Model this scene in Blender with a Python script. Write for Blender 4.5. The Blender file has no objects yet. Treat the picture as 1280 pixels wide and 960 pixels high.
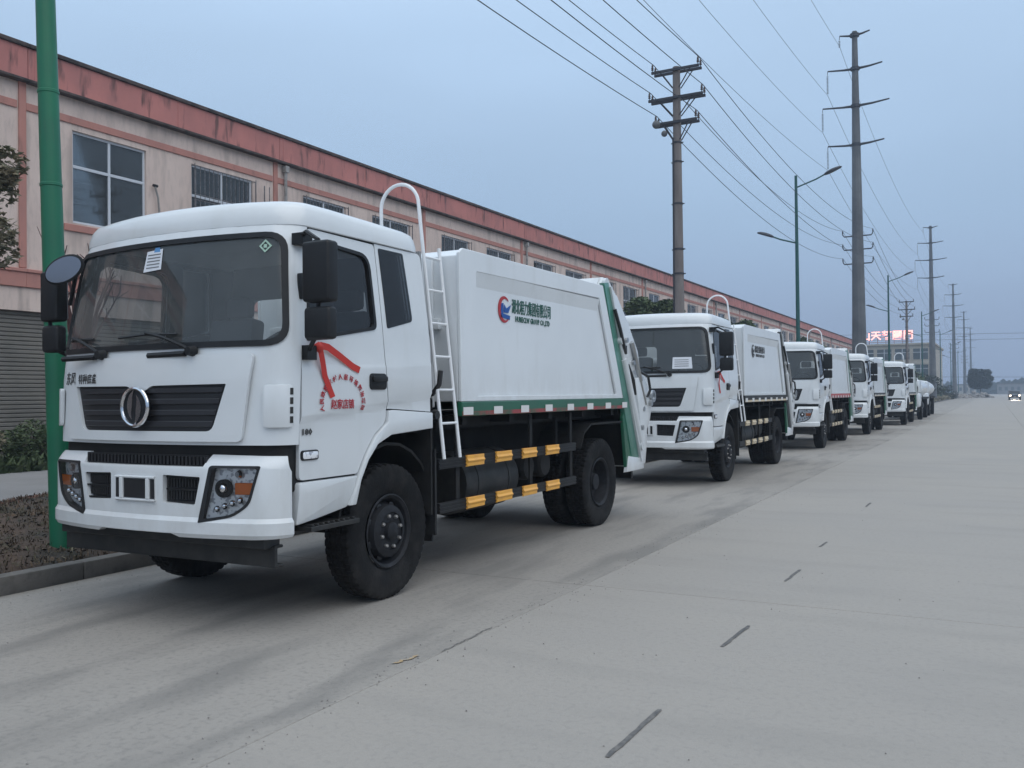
import bpy, bmesh, math, random
from mathutils import Vector, Matrix
from mathutils.geometry import tessellate_polygon
random.seed(7)
S = bpy.context.scene
COL = S.collection
R = math.radians
PI = math.pi

# ---------------------------------------------------------------- camera
th = math.atan(603/1130.0); roll = R(0.6); pitch = math.atan(14.3/1130.0)
fw = Vector((-math.sin(th)*math.cos(pitch), math.cos(th)*math.cos(pitch), math.sin(pitch)))
r0 = Vector((math.cos(th), math.sin(th), 0)); u0 = r0.cross(fw)
cr = math.cos(roll)*r0 - math.sin(roll)*u0; cu = math.sin(roll)*r0 + math.cos(roll)*u0
cam_d = bpy.data.cameras.new('camera'); cam = bpy.data.objects.new('camera', cam_d); COL.objects.link(cam)
cam_d.sensor_width = 36; cam_d.lens = 36*1130/1280.0
cam_d.clip_start = 0.1; cam_d.clip_end = 6000
m = Matrix((cr, cu, -fw)).transposed().to_4x4(); m.translation = Vector((0, 0, 1.6)); cam.matrix_world = m
S.camera = cam
S.view_settings.view_transform = 'Standard'; S.view_settings.look = 'None'
S.view_settings.exposure = 0.12; S.view_settings.gamma = 1.0
S.render.engine = 'CYCLES'
S.cycles.max_bounces = 8; S.cycles.transparent_max_bounces = 12
S.cycles.volume_bounces = 0

# ---------------------------------------------------------------- world and sun (overcast dusk)
SUN_EL, SUN_AZ = 60.0, 122.0        # compass: azimuth from +Y towards +X
w = bpy.data.worlds.new('World'); S.world = w; w.use_nodes = True
nt = w.node_tree; N = nt.nodes; L = nt.links; N.clear()
sky = N.new('ShaderNodeTexSky'); sky.sky_type = 'NISHITA'; sky.sun_disc = False
sky.sun_elevation = R(SUN_EL); sky.sun_rotation = R(SUN_AZ); sky.air_density = 1.5; sky.dust_density = 2.0
bg1 = N.new('ShaderNodeBackground'); bg1.inputs['Strength'].default_value = 0.05
tc = N.new('ShaderNodeTexCoord'); sx = N.new('ShaderNodeSeparateXYZ'); ramp = N.new('ShaderNodeValToRGB')
L.new(tc.outputs['Generated'], sx.inputs[0]); L.new(sx.outputs['Z'], ramp.inputs[0])
e = ramp.color_ramp.elements
e[0].position = 0.0; e[0].color = (0.212, 0.276, 0.402, 1)
e[1].position = 1.0; e[1].color = (0.80, 0.95, 1.10, 1)
for p, c in ((0.06, (0.236, 0.312, 0.458)), (0.18, (0.288, 0.404, 0.562)), (0.38, (0.400, 0.545, 0.735)), (0.65, (0.62, 0.78, 0.98))):
    q = e.new(p); q.color = (*c, 1)
cn = N.new('ShaderNodeTexNoise'); cn.inputs['Scale'].default_value = 1.6; cn.inputs['Detail'].default_value = 3
mp = N.new('ShaderNodeMapping'); mp.inputs['Scale'].default_value = (1, 1, 3.5)
L.new(tc.outputs['Generated'], mp.inputs[0]); L.new(mp.outputs[0], cn.inputs['Vector'])
cm = N.new('ShaderNodeMapRange'); cm.inputs['From Min'].default_value = .3; cm.inputs['From Max'].default_value = .7
cm.inputs['To Min'].default_value = .93; cm.inputs['To Max'].default_value = 1.06
L.new(cn.outputs[0], cm.inputs[0])
vm = N.new('ShaderNodeVectorMath'); vm.operation = 'SCALE'
L.new(ramp.outputs[0], vm.inputs[0]); L.new(cm.outputs[0], vm.inputs['Scale'])
bg2 = N.new('ShaderNodeBackground'); bg2.inputs['Strength'].default_value = 1.22
L.new(sky.outputs[0], bg1.inputs['Color']); L.new(vm.outputs[0], bg2.inputs['Color'])
mx = N.new('ShaderNodeMixShader'); mx.inputs[0].default_value = 0.9
L.new(bg1.outputs[0], mx.inputs[1]); L.new(bg2.outputs[0], mx.inputs[2])
wo = N.new('ShaderNodeOutputWorld'); L.new(mx.outputs[0], wo.inputs['Surface'])
sun_d = bpy.data.lights.new('sun', 'SUN'); sun_d.energy = 1.2; sun_d.angle = R(80); sun_d.color = (1, .91, .79)
sun = bpy.data.objects.new('sun', sun_d); COL.objects.link(sun)
sd = Vector((math.sin(R(SUN_AZ))*math.cos(R(SUN_EL)), math.cos(R(SUN_AZ))*math.cos(R(SUN_EL)), math.sin(R(SUN_EL))))
sun.rotation_euler = sd.to_track_quat('Z', 'Y').to_euler()

# ---------------------------------------------------------------- materials
def mat(name, col, rough=.6, metal=0, coat=0, noise=None, col2=None, bump=0, bscale=30, emit=None, spec=.5, detail=5, n2=None, dust=None, n3=None):
    """noise = (scale, lo, hi) mixes col -> col2 by object/world noise"""
    M = bpy.data.materials.new(name); M.use_nodes = True
    nt = M.node_tree; N = nt.nodes; L = nt.links
    b = N['Principled BSDF']
    b.inputs['Base Color'].default_value = (*col, 1); b.inputs['Roughness'].default_value = rough
    b.inputs['Metallic'].default_value = metal; b.inputs['Coat Weight'].default_value = coat
    b.inputs['Coat Roughness'].default_value = .08
    b.inputs['Specular IOR Level'].default_value = spec
    if emit: b.inputs['Emission Color'].default_value = (*emit[0], 1); b.inputs['Emission Strength'].default_value = emit[1]
    if noise or bump:
        g = N.new('ShaderNodeNewGeometry')
    out = None
    if noise:
        t = N.new('ShaderNodeTexNoise'); t.inputs['Scale'].default_value = noise[0]; t.inputs['Detail'].default_value = detail
        t.inputs['Roughness'].default_value = .6
        if len(noise) > 3:
            q = N.new('ShaderNodeMapping'); q.inputs['Scale'].default_value = noise[3]; L.new(g.outputs['Position'], q.inputs[0]); L.new(q.outputs[0], t.inputs['Vector'])
        else: L.new(g.outputs['Position'], t.inputs['Vector'])
        r = N.new('ShaderNodeMapRange'); r.inputs['From Min'].default_value = noise[1]; r.inputs['From Max'].default_value = noise[2]
        L.new(t.outputs[0], r.inputs[0])
        x = N.new('ShaderNodeMix'); x.data_type = 'RGBA'; x.inputs[6].default_value = (*col, 1); x.inputs[7].default_value = (*col2, 1)
        L.new(r.outputs[0], x.inputs[0]); out = x.outputs[2]
        if n2:   # second layer (scale, lo, hi, colour, strength)
            t2 = N.new('ShaderNodeTexNoise'); t2.inputs['Scale'].default_value = n2[0]; t2.inputs['Detail'].default_value = 8
            q = N.new('ShaderNodeMapping'); q.inputs['Scale'].default_value = n2[5] if len(n2) > 5 else (1, 1, 1)
            q.inputs['Location'].default_value = (31, 7, 3); L.new(g.outputs['Position'], q.inputs[0]); L.new(q.outputs[0], t2.inputs['Vector'])
            r2 = N.new('ShaderNodeMapRange'); r2.inputs['From Min'].default_value = n2[1]; r2.inputs['From Max'].default_value = n2[2]
            r2.inputs['To Max'].default_value = n2[4]; L.new(t2.outputs[0], r2.inputs[0])
            x2 = N.new('ShaderNodeMix'); x2.data_type = 'RGBA'; L.new(out, x2.inputs[6]); x2.inputs[7].default_value = (*n2[3], 1)
            L.new(r2.outputs[0], x2.inputs[0]); out = x2.outputs[2]
        if n3:   # third layer, same form as n2
            t3 = N.new('ShaderNodeTexNoise'); t3.inputs['Scale'].default_value = n3[0]; t3.inputs['Detail'].default_value = 4
            q = N.new('ShaderNodeMapping'); q.inputs['Scale'].default_value = n3[5]; q.inputs['Rotation'].default_value = (0, 0, n3[6] if len(n3) > 6 else 0)
            L.new(g.outputs['Position'], q.inputs[0]); L.new(q.outputs[0], t3.inputs['Vector'])
            r3 = N.new('ShaderNodeMapRange'); r3.inputs['From Min'].default_value = n3[1]; r3.inputs['From Max'].default_value = n3[2]; r3.inputs['To Max'].default_value = n3[4]
            L.new(t3.outputs[0], r3.inputs[0])
            x3 = N.new('ShaderNodeMix'); x3.data_type = 'RGBA'; L.new(out, x3.inputs[6]); x3.inputs[7].default_value = (*n3[3], 1)
            L.new(r3.outputs[0], x3.inputs[0]); out = x3.outputs[2]
        if dust:  # road dust and spray sticking low on the vehicle: (z with none, z with most, colour, strength)
            sp_ = N.new('ShaderNodeSeparateXYZ'); L.new(g.outputs['Position'], sp_.inputs[0])
            r4 = N.new('ShaderNodeMapRange'); r4.inputs['From Min'].default_value = dust[0]; r4.inputs['From Max'].default_value = dust[1]; r4.inputs['To Max'].default_value = 1
            L.new(sp_.outputs['Z'], r4.inputs[0])
            t4 = N.new('ShaderNodeTexNoise'); t4.inputs['Scale'].default_value = 5; t4.inputs['Detail'].default_value = 9; t4.inputs['Roughness'].default_value = .7
            q = N.new('ShaderNodeMapping'); q.inputs['Scale'].default_value = (1, 1, .5); L.new(g.outputs['Position'], q.inputs[0]); L.new(q.outputs[0], t4.inputs['Vector'])
            r5 = N.new('ShaderNodeMapRange'); r5.inputs['From Min'].default_value = .35; r5.inputs['From Max'].default_value = .65; r5.inputs['To Max'].default_value = dust[3]
            L.new(t4.outputs[0], r5.inputs[0])
            mm = N.new('ShaderNodeMath'); mm.operation = 'MULTIPLY'; L.new(r4.outputs[0], mm.inputs[0]); L.new(r5.outputs[0], mm.inputs[1])
            x4 = N.new('ShaderNodeMix'); x4.data_type = 'RGBA'; L.new(out, x4.inputs[6]); x4.inputs[7].default_value = (*dust[2], 1)
            L.new(mm.outputs[0], x4.inputs[0]); out = x4.outputs[2]
        L.new(out, b.inputs['Base Color'])
    if bump:
        t = N.new('ShaderNodeTexNoise'); t.inputs['Scale'].default_value = bscale; t.inputs['Detail'].default_value = 6
        L.new(g.outputs['Position'], t.inputs['Vector'])
        bp = N.new('ShaderNodeBump'); bp.inputs['Strength'].default_value = bump; bp.inputs['Distance'].default_value = .02
        L.new(t.outputs[0], bp.inputs['Height']); L.new(bp.outputs[0], b.inputs['Normal'])
    return M

def glass_mat(name, tint, diffuse, dcol, ior=1.5):
    M = bpy.data.materials.new(name); M.use_nodes = True
    nt = M.node_tree; N = nt.nodes; L = nt.links; N.clear()
    o = N.new('ShaderNodeOutputMaterial'); t = N.new('ShaderNodeBsdfTransparent'); t.inputs[0].default_value = (*tint, 1)
    d = N.new('ShaderNodeBsdfDiffuse'); d.inputs[0].default_value = (*dcol, 1)
    gl = N.new('ShaderNodeBsdfGlossy'); gl.inputs['Roughness'].default_value = .03
    m1 = N.new('ShaderNodeMixShader'); L.new(t.outputs[0], m1.inputs[1]); L.new(d.outputs[0], m1.inputs[2])
    no = N.new('ShaderNodeTexNoise'); no.inputs['Scale'].default_value = 5; no.inputs['Detail'].default_value = 8
    g = N.new('ShaderNodeNewGeometry'); L.new(g.outputs['Position'], no.inputs['Vector'])
    r = N.new('ShaderNodeMapRange'); r.inputs['From Min'].default_value = .35; r.inputs['From Max'].default_value = .7
    r.inputs['To Min'].default_value = diffuse*.9; r.inputs['To Max'].default_value = diffuse*1.15
    L.new(no.outputs[0], r.inputs[0]); L.new(r.outputs[0], m1.inputs[0])
    f = N.new('ShaderNodeFresnel'); f.inputs['IOR'].default_value = ior
    m2 = N.new('ShaderNodeMixShader'); L.new(f.outputs[0], m2.inputs[0]); L.new(m1.outputs[0], m2.inputs[1]); L.new(gl.outputs[0], m2.inputs[2])
    L.new(m2.outputs[0], o.inputs[0]); return M

M = {}
M['white'] = mat('white_paint', (.68, .70, .71), .34, coat=.5, noise=(1.3, .45, .8), col2=(.62, .645, .655), n2=(7, .55, .78, (.50, .495, .46), .20, (1, 1, .22)), dust=(1.3, .6, (.40, .37, .33), .30))
M['boxwhite'] = mat('box_white_paint', (.74, .765, .78), .38, coat=.3, noise=(.9, .4, .8), col2=(.68, .705, .72), n2=(7, .55, .78, (.50, .50, .47), .20, (1, 1, .18)), dust=(2.0, 1.45, (.40, .38, .34), .3))
M['green'] = mat('green_paint', (.012, .115, .062), .4, coat=.3, noise=(3, .4, .7), col2=(.02, .10, .06))
M['postgreen'] = mat('tailgate_green_paint', (.03, .17, .12), .35, coat=.3, noise=(4, .4, .7), col2=(.08, .22, .17))
M['polegreen'] = mat('lamp_pole_green', (.006, .150, .070), .42, noise=(2.5, .35, .75), col2=(.010, .115, .062), n2=(14, .6, .75, (.06, .10, .07), .5, (1, 1, .15)))
M['red'] = mat('red_paint', (.45, .03, .03), .4, noise=(4, .4, .7), col2=(.36, .03, .04))
M['redtape'] = mat('red_reflective_tape', (.30, .045, .045), .4, noise=(3, .45, .6), col2=(.06, .09, .05))
M['whitetape'] = mat('white_reflective_tape', (.7, .68, .66), .4)
M['yellow'] = mat('amber_reflector_paint', (.85, .42, .06), .38, noise=(12, .4, .75), col2=(.74, .36, .08))
M['cream'] = mat('cream_reflector_paint', (.62, .50, .33), .4)
M['black'] = mat('black_plastic', (.010, .0105, .012), .5, noise=(5, .4, .8), col2=(.018, .0185, .02), dust=(1.2, .4, (.085, .078, .07), .35), spec=.35)
M['frame'] = mat('chassis_black', (.010, .010, .0105), .7, noise=(4, .5, .8), col2=(.024, .022, .02), dust=(1.4, .4, (.075, .068, .06), .4), spec=.3)
M['skirt'] = mat('grey_steel_underrun', (.014, .0145, .0145), .6, noise=(6, .4, .8), col2=(.04, .037, .034))
M['tyre'] = mat('tyre_rubber', (.009, .0088, .0092), .8, noise=(7, .45, .8), col2=(.028, .026, .025), dust=(.35, .0, (.08, .073, .066), .4), spec=.2, bump=.25, bscale=60)
M['rim'] = mat('dark_rim_paint', (.010, .0105, .013), .65, noise=(9, .5, .8), col2=(.03, .03, .036), spec=.35)
M['nut'] = mat('wheel_nut_steel', (.38, .37, .36), .4, metal=.8)
M['chrome'] = mat('chrome', (.75, .75, .77), .14, metal=1)
M['lampback'] = mat('headlamp_reflector', (.90, .91, .93), .22, metal=.25, noise=(30, .52, .60), col2=(.42, .43, .46), detail=1)
M['amber'] = mat('amber_lens', (.70, .17, .02), .2)
M['slat'] = mat('grille_slat_plastic', (.022, .022, .026), .45)
M['mesh'] = mat('grille_mesh', (.012, .012, .014), .5)
M['seat'] = mat('seat_cloth', (.17, .175, .185), .8)
M['dash'] = mat('dash_plastic', (.16, .163, .168), .7)
M['inner'] = mat('cab_lining', (.26, .27, .28), .8)
M['ribbon'] = mat('red_ribbon', (.55, .035, .025), .6)
M['letterred'] = mat('red_lettering', (.40, .02, .03), .6)
M['letterdark'] = mat('dark_lettering', (.05, .05, .05), .6)
M['lettergreen'] = mat('dark_green_lettering', (.02, .10, .075), .6)
M['logored'] = mat('logo_red', (.42, .03, .035), .5)
M['logoblue'] = mat('logo_blue', (.01, .08, .32), .5)
M['paper'] = mat('paper', (.70, .72, .76), .8)
M['bluedot'] = mat('blue_sticker', (.10, .28, .55), .6)
M['sticker'] = mat('green_sticker', (.35, .50, .40), .6)
M['hose'] = mat('black_hose', (.015, .015, .016), .45)
M['steel'] = mat('bare_steel', (.42, .43, .44), .3, metal=.9)
M['platew'] = mat('ladder_white', (.80, .81, .82), .4)
M['glass'] = glass_mat('tinted_glass', (.86, .90, .90), .20, (.29, .31, .315), 1.5)
M['sideglass'] = glass_mat('dark_side_glass', (.42, .44, .45), .06, (.18, .17, .18), 1.5)
M['winglass'] = glass_mat('window_glass', (.80, .86, .90), .20, (.25, .28, .30), 1.6)
M['mirror'] = mat('mirror_glass', (.38, .39, .41), .08, metal=1)
M['lens'] = glass_mat('lamp_lens', (.97, .98, .98), .02, (.6, .6, .6), 1.5)

# building
M['wall'] = mat('cream_render', (.70, .555, .48), .9, noise=(.7, .35, .75), col2=(.61, .475, .415), n2=(2.2, .52, .74, (.22, .18, .16), .6, (1, 1, .16)), n3=(9, .5, .75, (.36, .29, .25), .4, (1, 1, .3)), bump=.15, bscale=25)
M['band'] = mat('pink_trim_paint', (.50, .225, .18), .85, noise=(1.2, .35, .7), col2=(.42, .20, .165), n2=(3, .56, .8, (.13, .08, .07), .6, (1, 1, .3)))
M['parapet'] = mat('salmon_parapet_paint', (.56, .215, .185), .85, noise=(.45, .35, .7), col2=(.44, .175, .155), n2=(4.2, .56, .70, (.07, .045, .042), .85, (1, 1, .22)), n3=(1.4, .45, .75, (.30, .14, .13), .6, (1, 1, .6)))
M['mould'] = mat('mouldy_coping', (.10, .075, .07), .95, noise=(3, .4, .65), col2=(.035, .03, .03), bump=.3)
M['winframe'] = mat('white_window_frame', (.58, .60, .64), .5)
M['cage'] = mat('steel_window_bars', (.10, .085, .085), .7, noise=(14, .4, .7), col2=(.28, .27, .28))
M['curtain'] = mat('pale_blind', (.55, .60, .62), .9, noise=(3, .3, .7, (4, 4, .3)), col2=(.38, .42, .45))
M['room'] = mat('dark_room', (.05, .052, .06), .95)
M['shutter'] = mat('rolling_shutter', (.19, .172, .148), .75, noise=(1.2, .4, .75), col2=(.135, .125, .11))
M['acwhite'] = mat('weathered_ac_casing', (.36, .345, .33), .7, noise=(5, .4, .7), col2=(.2, .18, .165))
M['roofdeck'] = mat('roof_deck', (.12, .11, .10), .95)
# ground
M['concretedark'] = mat('stained_road_concrete', (.318, .291, .260), .82, noise=(.33, .34, .68), col2=(.272, .250, .226), n2=(26, .50, .72, (.16, .15, .14), .45), n3=(1.6, .48, .68, (.15, .142, .132), .6, (1.6, .35, 1), .05), bump=.25, bscale=70)
M['concrete'] = mat('road_concrete', (.325, .296, .263), .82, noise=(.33, .34, .68), col2=(.300, .277, .252), n2=(26, .50, .72, (.23, .215, .20), .40), n3=(1.3, .50, .70, (.25, .232, .21), .38, (.35, 1.8, 1), .12), bump=.25, bscale=70)
M['joint'] = mat('joint_dirt', (.17, .16, .145), .95)
M['tar'] = mat('tar_strip', (.085, .083, .082), .85, noise=(24, .4, .65), col2=(.17, .16, .15))
M['orange'] = mat('worn_orange_paint', (.40, .27, .13), .9, noise=(38, .42, .56), col2=(.32, .29, .25))
M['kerb'] = mat('kerb_stone', (.150, .138, .125), .9, noise=(2, .35, .7), col2=(.11, .105, .098), n2=(7, .5, .75, (.05, .048, .04), .6), bump=.35, bscale=30)
M['soil'] = mat('bed_soil', (.075, .050, .037), .98, noise=(1.6, .40, .62), col2=(.030, .028, .023), bump=.5, bscale=22)
M['pave'] = mat('yard_concrete', (.25, .245, .245), .9, noise=(.6, .35, .7), col2=(.20, .195, .19), bump=.15)
M['earth'] = mat('verge_ground', (.075, .078, .055), .98, noise=(.05, .4, .65), col2=(.11, .10, .085))
M['pole'] = mat('spun_concrete_pole', (.22, .195, .185), .9, noise=(3, .35, .7, (1, 1, .3)), col2=(.15, .13, .125), bump=.2)
M['galv'] = mat('galvanised_tower_steel', (.085, .09, .10), .6, noise=(.6, .4, .7), col2=(.15, .155, .16))
M['arm'] = mat('dark_crossarm_steel', (.035, .038, .05), .6)
M['insul'] = mat('brown_insulator', (.05, .03, .03), .3)
M['wire'] = mat('cable_black', (.02, .022, .03), .6)
M['lampgrey'] = mat('lamp_post_paint', (.012, .080, .075), .5)
M['leafA'] = mat('dark_leaf', (.075, .085, .042), .6, noise=(6, .36, .56), col2=(.24, .20, .13))
M['leafB'] = mat('green_leaf', (.045, .078, .028), .7, noise=(3, .35, .7), col2=(.11, .135, .06))
M['leafC'] = mat('far_tree_leaf', (.018, .028, .020), .8, noise=(2, .35, .7), col2=(.035, .05, .035))
M['dry'] = mat('dry_weed', (.115, .075, .050), .95, noise=(4, .35, .65), col2=(.050, .052, .034), n2=(9, .5, .8, (.10, .082, .07), .5))
M['reddry'] = mat('reddish_dry_weed', (.125, .062, .045), .95, noise=(4, .35, .65), col2=(.08, .045, .034))
M['bark'] = mat('bark', (.06, .045, .035), .95, bump=.4)
M['twig'] = mat('reddish_twig', (.10, .045, .042), .9)
M['rubble'] = mat('pale_rubble', (.30, .28, .26), .95, noise=(2, .3, .7), col2=(.2, .18, .17))
M['farwall'] = mat('far_cream_wall', (.42, .38, .32), .9, noise=(.5, .4, .7), col2=(.36, .32, .27))
M['farwin'] = mat('far_window', (.06, .08, .09), .3)
M['led'] = mat('led_letter', (1, .55, .5), .5, emit=((1, .42, .36), 1.6))
M['ledback'] = mat('sign_frame', (.22, .09, .08), .7)
M['headlight'] = mat('lit_headlight', (1, .9, .7), .4, emit=((1, .80, .55), 30))
M['cardark'] = mat('dark_car_paint', (.03, .032, .038), .3, coat=.6)

# ---------------------------------------------------------------- mesh helpers
def finish(bm, name, material, parent=None, bevel=0, segs=2, angle=32, label=None, kind=None, loc=None, smooth=True):
    if bevel:
        bmesh.ops.remove_doubles(bm, verts=bm.verts, dist=1e-5)
        es = [e for e in bm.edges if len(e.link_faces) == 2 and e.calc_face_angle(0) > R(28)]
        bmesh.ops.bevel(bm, geom=es, offset=bevel, segments=segs, affect='EDGES', profile=.5, clamp_overlap=True)
    bmesh.ops.recalc_face_normals(bm, faces=bm.faces)
    me = bpy.data.meshes.new(name); bm.to_mesh(me); bm.free()
    if smooth and len(me.polygons):
        me.shade_smooth(); me.set_sharp_from_angle(angle=R(min(angle, 24) if bevel else angle))
    mats = material if isinstance(material, (list, tuple)) else [material]
    for x in mats: me.materials.append(M[x] if isinstance(x, str) else x)
    o = bpy.data.objects.new(name, me); COL.objects.link(o)
    if parent: o.parent = parent
    if loc: o.location = loc
    if label: o['label'] = label
    if kind: o['kind'] = kind
    return o

def NB(): return bmesh.new()

def box(bm, x0, x1, y0, y1, z0, z1, mi=0, rot=None, piv=None):
    vs = [bm.verts.new((x, y, z)) for x in (x0, x1) for y in (y0, y1) for z in (z0, z1)]
    if rot is not None:
        c = Vector(piv) if piv else Vector(((x0+x1)/2, (y0+y1)/2, (z0+z1)/2))
        for v in vs: v.co = rot @ (v.co-c) + c
    for f in ((0, 1, 3, 2), (4, 6, 7, 5), (0, 4, 5, 1), (2, 3, 7, 6), (0, 2, 6, 4), (1, 5, 7, 3)):
        fc = bm.faces.new([vs[i] for i in f]); fc.material_index = mi
    return vs

def tube(bm, pts, r, n=8, closed=False, mi=0, r1=None):
    pts = [Vector(p) for p in pts]; K = len(pts); rings = []
    up = None
    for i, p in enumerate(pts):
        if closed: d = pts[(i+1) % K]-pts[i-1]
        else: d = (pts[min(i+1, K-1)]-pts[max(i-1, 0)])
        d.normalize()
        if up is None:
            up = Vector((0, 0, 1)) if abs(d.z) < .9 else Vector((1, 0, 0))
        a = d.cross(up)
        if a.length < 1e-4: up = Vector((0, 1, 0)); a = d.cross(up)
        a.normalize(); b = d.cross(a); up = -b if b.dot(up) < 0 else b
        rr = r if r1 is None else r+(r1-r)*i/(K-1)
        if isinstance(r, (list, tuple)): rr = r[i]
        rings.append([bm.verts.new(p+a*math.cos(t*2*PI/n)*rr+b*math.sin(t*2*PI/n)*rr) for t in range(n)])
    for i in range(K if closed else K-1):
        A, B = rings[i], rings[(i+1) % K]
        for t in range(n):
            f = bm.faces.new((A[t], A[(t+1) % n], B[(t+1) % n], B[t])); f.material_index = mi
    if not closed:
        for q in (rings[0], rings[-1]):
            f = bm.faces.new(q); f.material_index = mi
    return rings

def lathe(bm, prof, c, axis='x', n=32, close=False, mod=None, mi=0):
    """prof: (radius, along)"""
    rings = []
    for j, (r, a) in enumerate(prof):
        ring = []
        for i in range(n):
            t = 2*PI*i/n; rr = r + (mod(j, i) if mod else 0)
            ca, sa = math.cos(t)*rr, math.sin(t)*rr
            v = (a, ca, sa) if axis == 'x' else ((ca, a, sa) if axis == 'y' else (ca, sa, a))
            ring.append(bm.verts.new(Vector(c)+Vector(v)))
        rings.append(ring)
    K = len(rings)
    for j in range(K if close else K-1):
        A, B = rings[j], rings[(j+1) % K]
        for i in range(n):
            f = bm.faces.new((A[i], A[(i+1) % n], B[(i+1) % n], B[i])); f.material_index = mi
    if not close:
        for q in (rings[0], rings[-1]):
            f = bm.faces.new(q); f.material_index = mi

def prism(bm, poly, axis, a0, a1, mi=0, f=None):
    """poly of 2d points in the two other axes (order x,y,z without axis)"""
    def P(p, a):
        return Vector((a, p[0], p[1])) if axis == 'x' else (Vector((p[0], a, p[1])) if axis == 'y' else Vector((p[0], p[1], a)))
    A = [bm.verts.new(P(p, a0)) for p in poly]; B = [bm.verts.new(P(p, a1)) for p in poly]
    n = len(poly)
    for i in range(n):
        q = bm.faces.new((A[i], A[(i+1) % n], B[(i+1) % n], B[i])); q.material_index = mi
    t = tessellate_polygon([[Vector((p[0], p[1], 0)) for p in poly]])
    for tr in t:
        for S_ in (A, B):
            q = bm.faces.new([S_[i] for i in tr]); q.material_index = mi

def plate(outer, holes, n0, n1, fn, cu=(), cv=(), lines=()):
    """flat polygon with holes in (u,v), cut at cu / cv, made thick n0..n1 and bent by fn(u,v,n)"""
    bm = bmesh.new()
    loops = [[Vector((p[0], p[1], 0)) for p in l] for l in [outer]+list(holes)]
    vs = [bm.verts.new(v) for l in loops for v in l]
    for t in tessellate_polygon(loops):
        try: bm.faces.new([vs[i] for i in t])
        except ValueError: pass
    bmesh.ops.recalc_face_normals(bm, faces=bm.faces)
    bmesh.ops.dissolve_limit(bm, angle_limit=.01, verts=bm.verts, edges=bm.edges)
    for c in cu:
        bmesh.ops.bisect_plane(bm, geom=bm.verts[:]+bm.edges[:]+bm.faces[:], plane_co=(c, 0, 0), plane_no=(1, 0, 0), dist=1e-5)
    for c in cv:
        bmesh.ops.bisect_plane(bm, geom=bm.verts[:]+bm.edges[:]+bm.faces[:], plane_co=(0, c, 0), plane_no=(0, 1, 0), dist=1e-5)
    for p, nrm in lines:
        bmesh.ops.bisect_plane(bm, geom=bm.verts[:]+bm.edges[:]+bm.faces[:], plane_co=(p[0], p[1], 0), plane_no=(nrm[0], nrm[1], 0), dist=1e-5)
    orig = set(bm.verts)
    old = {v: v.co.copy() for v in bm.verts}
    if n1 != n0:
        r = bmesh.ops.extrude_face_region(bm, geom=bm.faces[:])
        new = {g for g in r['geom'] if isinstance(g, bmesh.types.BMVert)}
    else: new = set()
    for v in bm.verts:
        v.co = fn(v.co.x, v.co.y, n1 if v in new else n0)
    return bm

def rrect(x0, x1, z0, z1, r, k=5, tl=0, tr=0):
    """rounded rectangle; r may be a 4-tuple (bl, br, tr, tl)"""
    rr = r if isinstance(r, (list, tuple)) else (r,)*4
    P = []
    for (cx, cz, a, q) in ((x0+rr[0], z0+rr[0], 180, rr[0]), (x1-rr[1], z0+rr[1], 270, rr[1]), (x1-rr[2], z1-rr[2], 0, rr[2]), (x0+rr[3], z1-rr[3], 90, rr[3])):
        for i in range(k+1):
            t = R(a+90*i/k); P.append((cx+q*math.cos(t), cz+q*math.sin(t)))
    return P

def round_poly(poly, r, k=4):
    out = []; n = len(poly)
    for i in range(n):
        p = Vector(poly[i]).to_2d(); a = Vector(poly[i-1]).to_2d(); b = Vector(poly[(i+1) % n]).to_2d()
        ri = r[i] if isinstance(r, (list, tuple)) else r
        if ri <= 0: out.append(tuple(p)); continue
        da = min(ri, (a-p).length*.45); db = min(ri, (b-p).length*.45)
        A = p+(a-p).normalized()*da; B = p+(b-p).normalized()*db
        for j in range(k+1):
            t = j/k; q = A*(1-t)**2 + p*2*t*(1-t) + B*t*t; out.append(tuple(q))
    return out

def text_mesh(name, s, size, material, parent=None, thick=.002, bold=0, align='CENTER', squeeze=1):
    c = bpy.data.curves.new(name, 'FONT'); c.body = s; c.size = size; c.extrude = thick; c.offset = bold
    c.align_x = align; c.align_y = 'CENTER'; c.resolution_u = 1; c.fill_mode = 'BOTH'
    t = bpy.data.objects.new(name+'_tmp', c); COL.objects.link(t)
    me = bpy.data.meshes.new_from_object(t.evaluated_get(bpy.context.evaluated_depsgraph_get()))
    bpy.data.objects.remove(t); me.name = name
    me.materials.clear(); me.materials.append(M[material])
    o = bpy.data.objects.new(name, me); COL.objects.link(o)
    if parent: o.parent = parent
    return o

def thing(name, label, cat, loc=(0, 0, 0), rotz=0, group=None):
    o = bpy.data.objects.new(name, None); COL.objects.link(o); o.location = loc; o.rotation_euler = (0, 0, rotz)
    o['label'] = label; o['category'] = cat
    if group: o['group'] = group
    return o

def tag(o, label, cat, group=None, kind=None):
    o['label'] = label
    if cat: o['category'] = cat
    if group: o['group'] = group
    if kind: o['kind'] = kind
    return o

def struct(o, label=None):
    o['kind'] = 'structure'
    if label: o['label'] = label
    return o

def copy_tree(o, parent=None, skip=()):
    c = o.copy(); COL.objects.link(c)
    if parent: c.parent = parent
    for ch in list(o.children):
        if ch.name.split('.')[0] in skip: continue
        copy_tree(ch, c, skip)
    return c

# ================================================================ GROUND, ROAD, KERB, BED
bm = NB(); box(bm, -2500, 2500, -600, 4500, -1.0, -.06)
struct(finish(bm, 'ground', 'earth', smooth=False), 'dull earth and weeds stretching to the horizon')
bm = NB(); box(bm, -7.2, 16, -40, 420, -.05, -.012)
road = struct(finish(bm, 'road', 'joint', smooth=False), 'wide pale concrete road')
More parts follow.
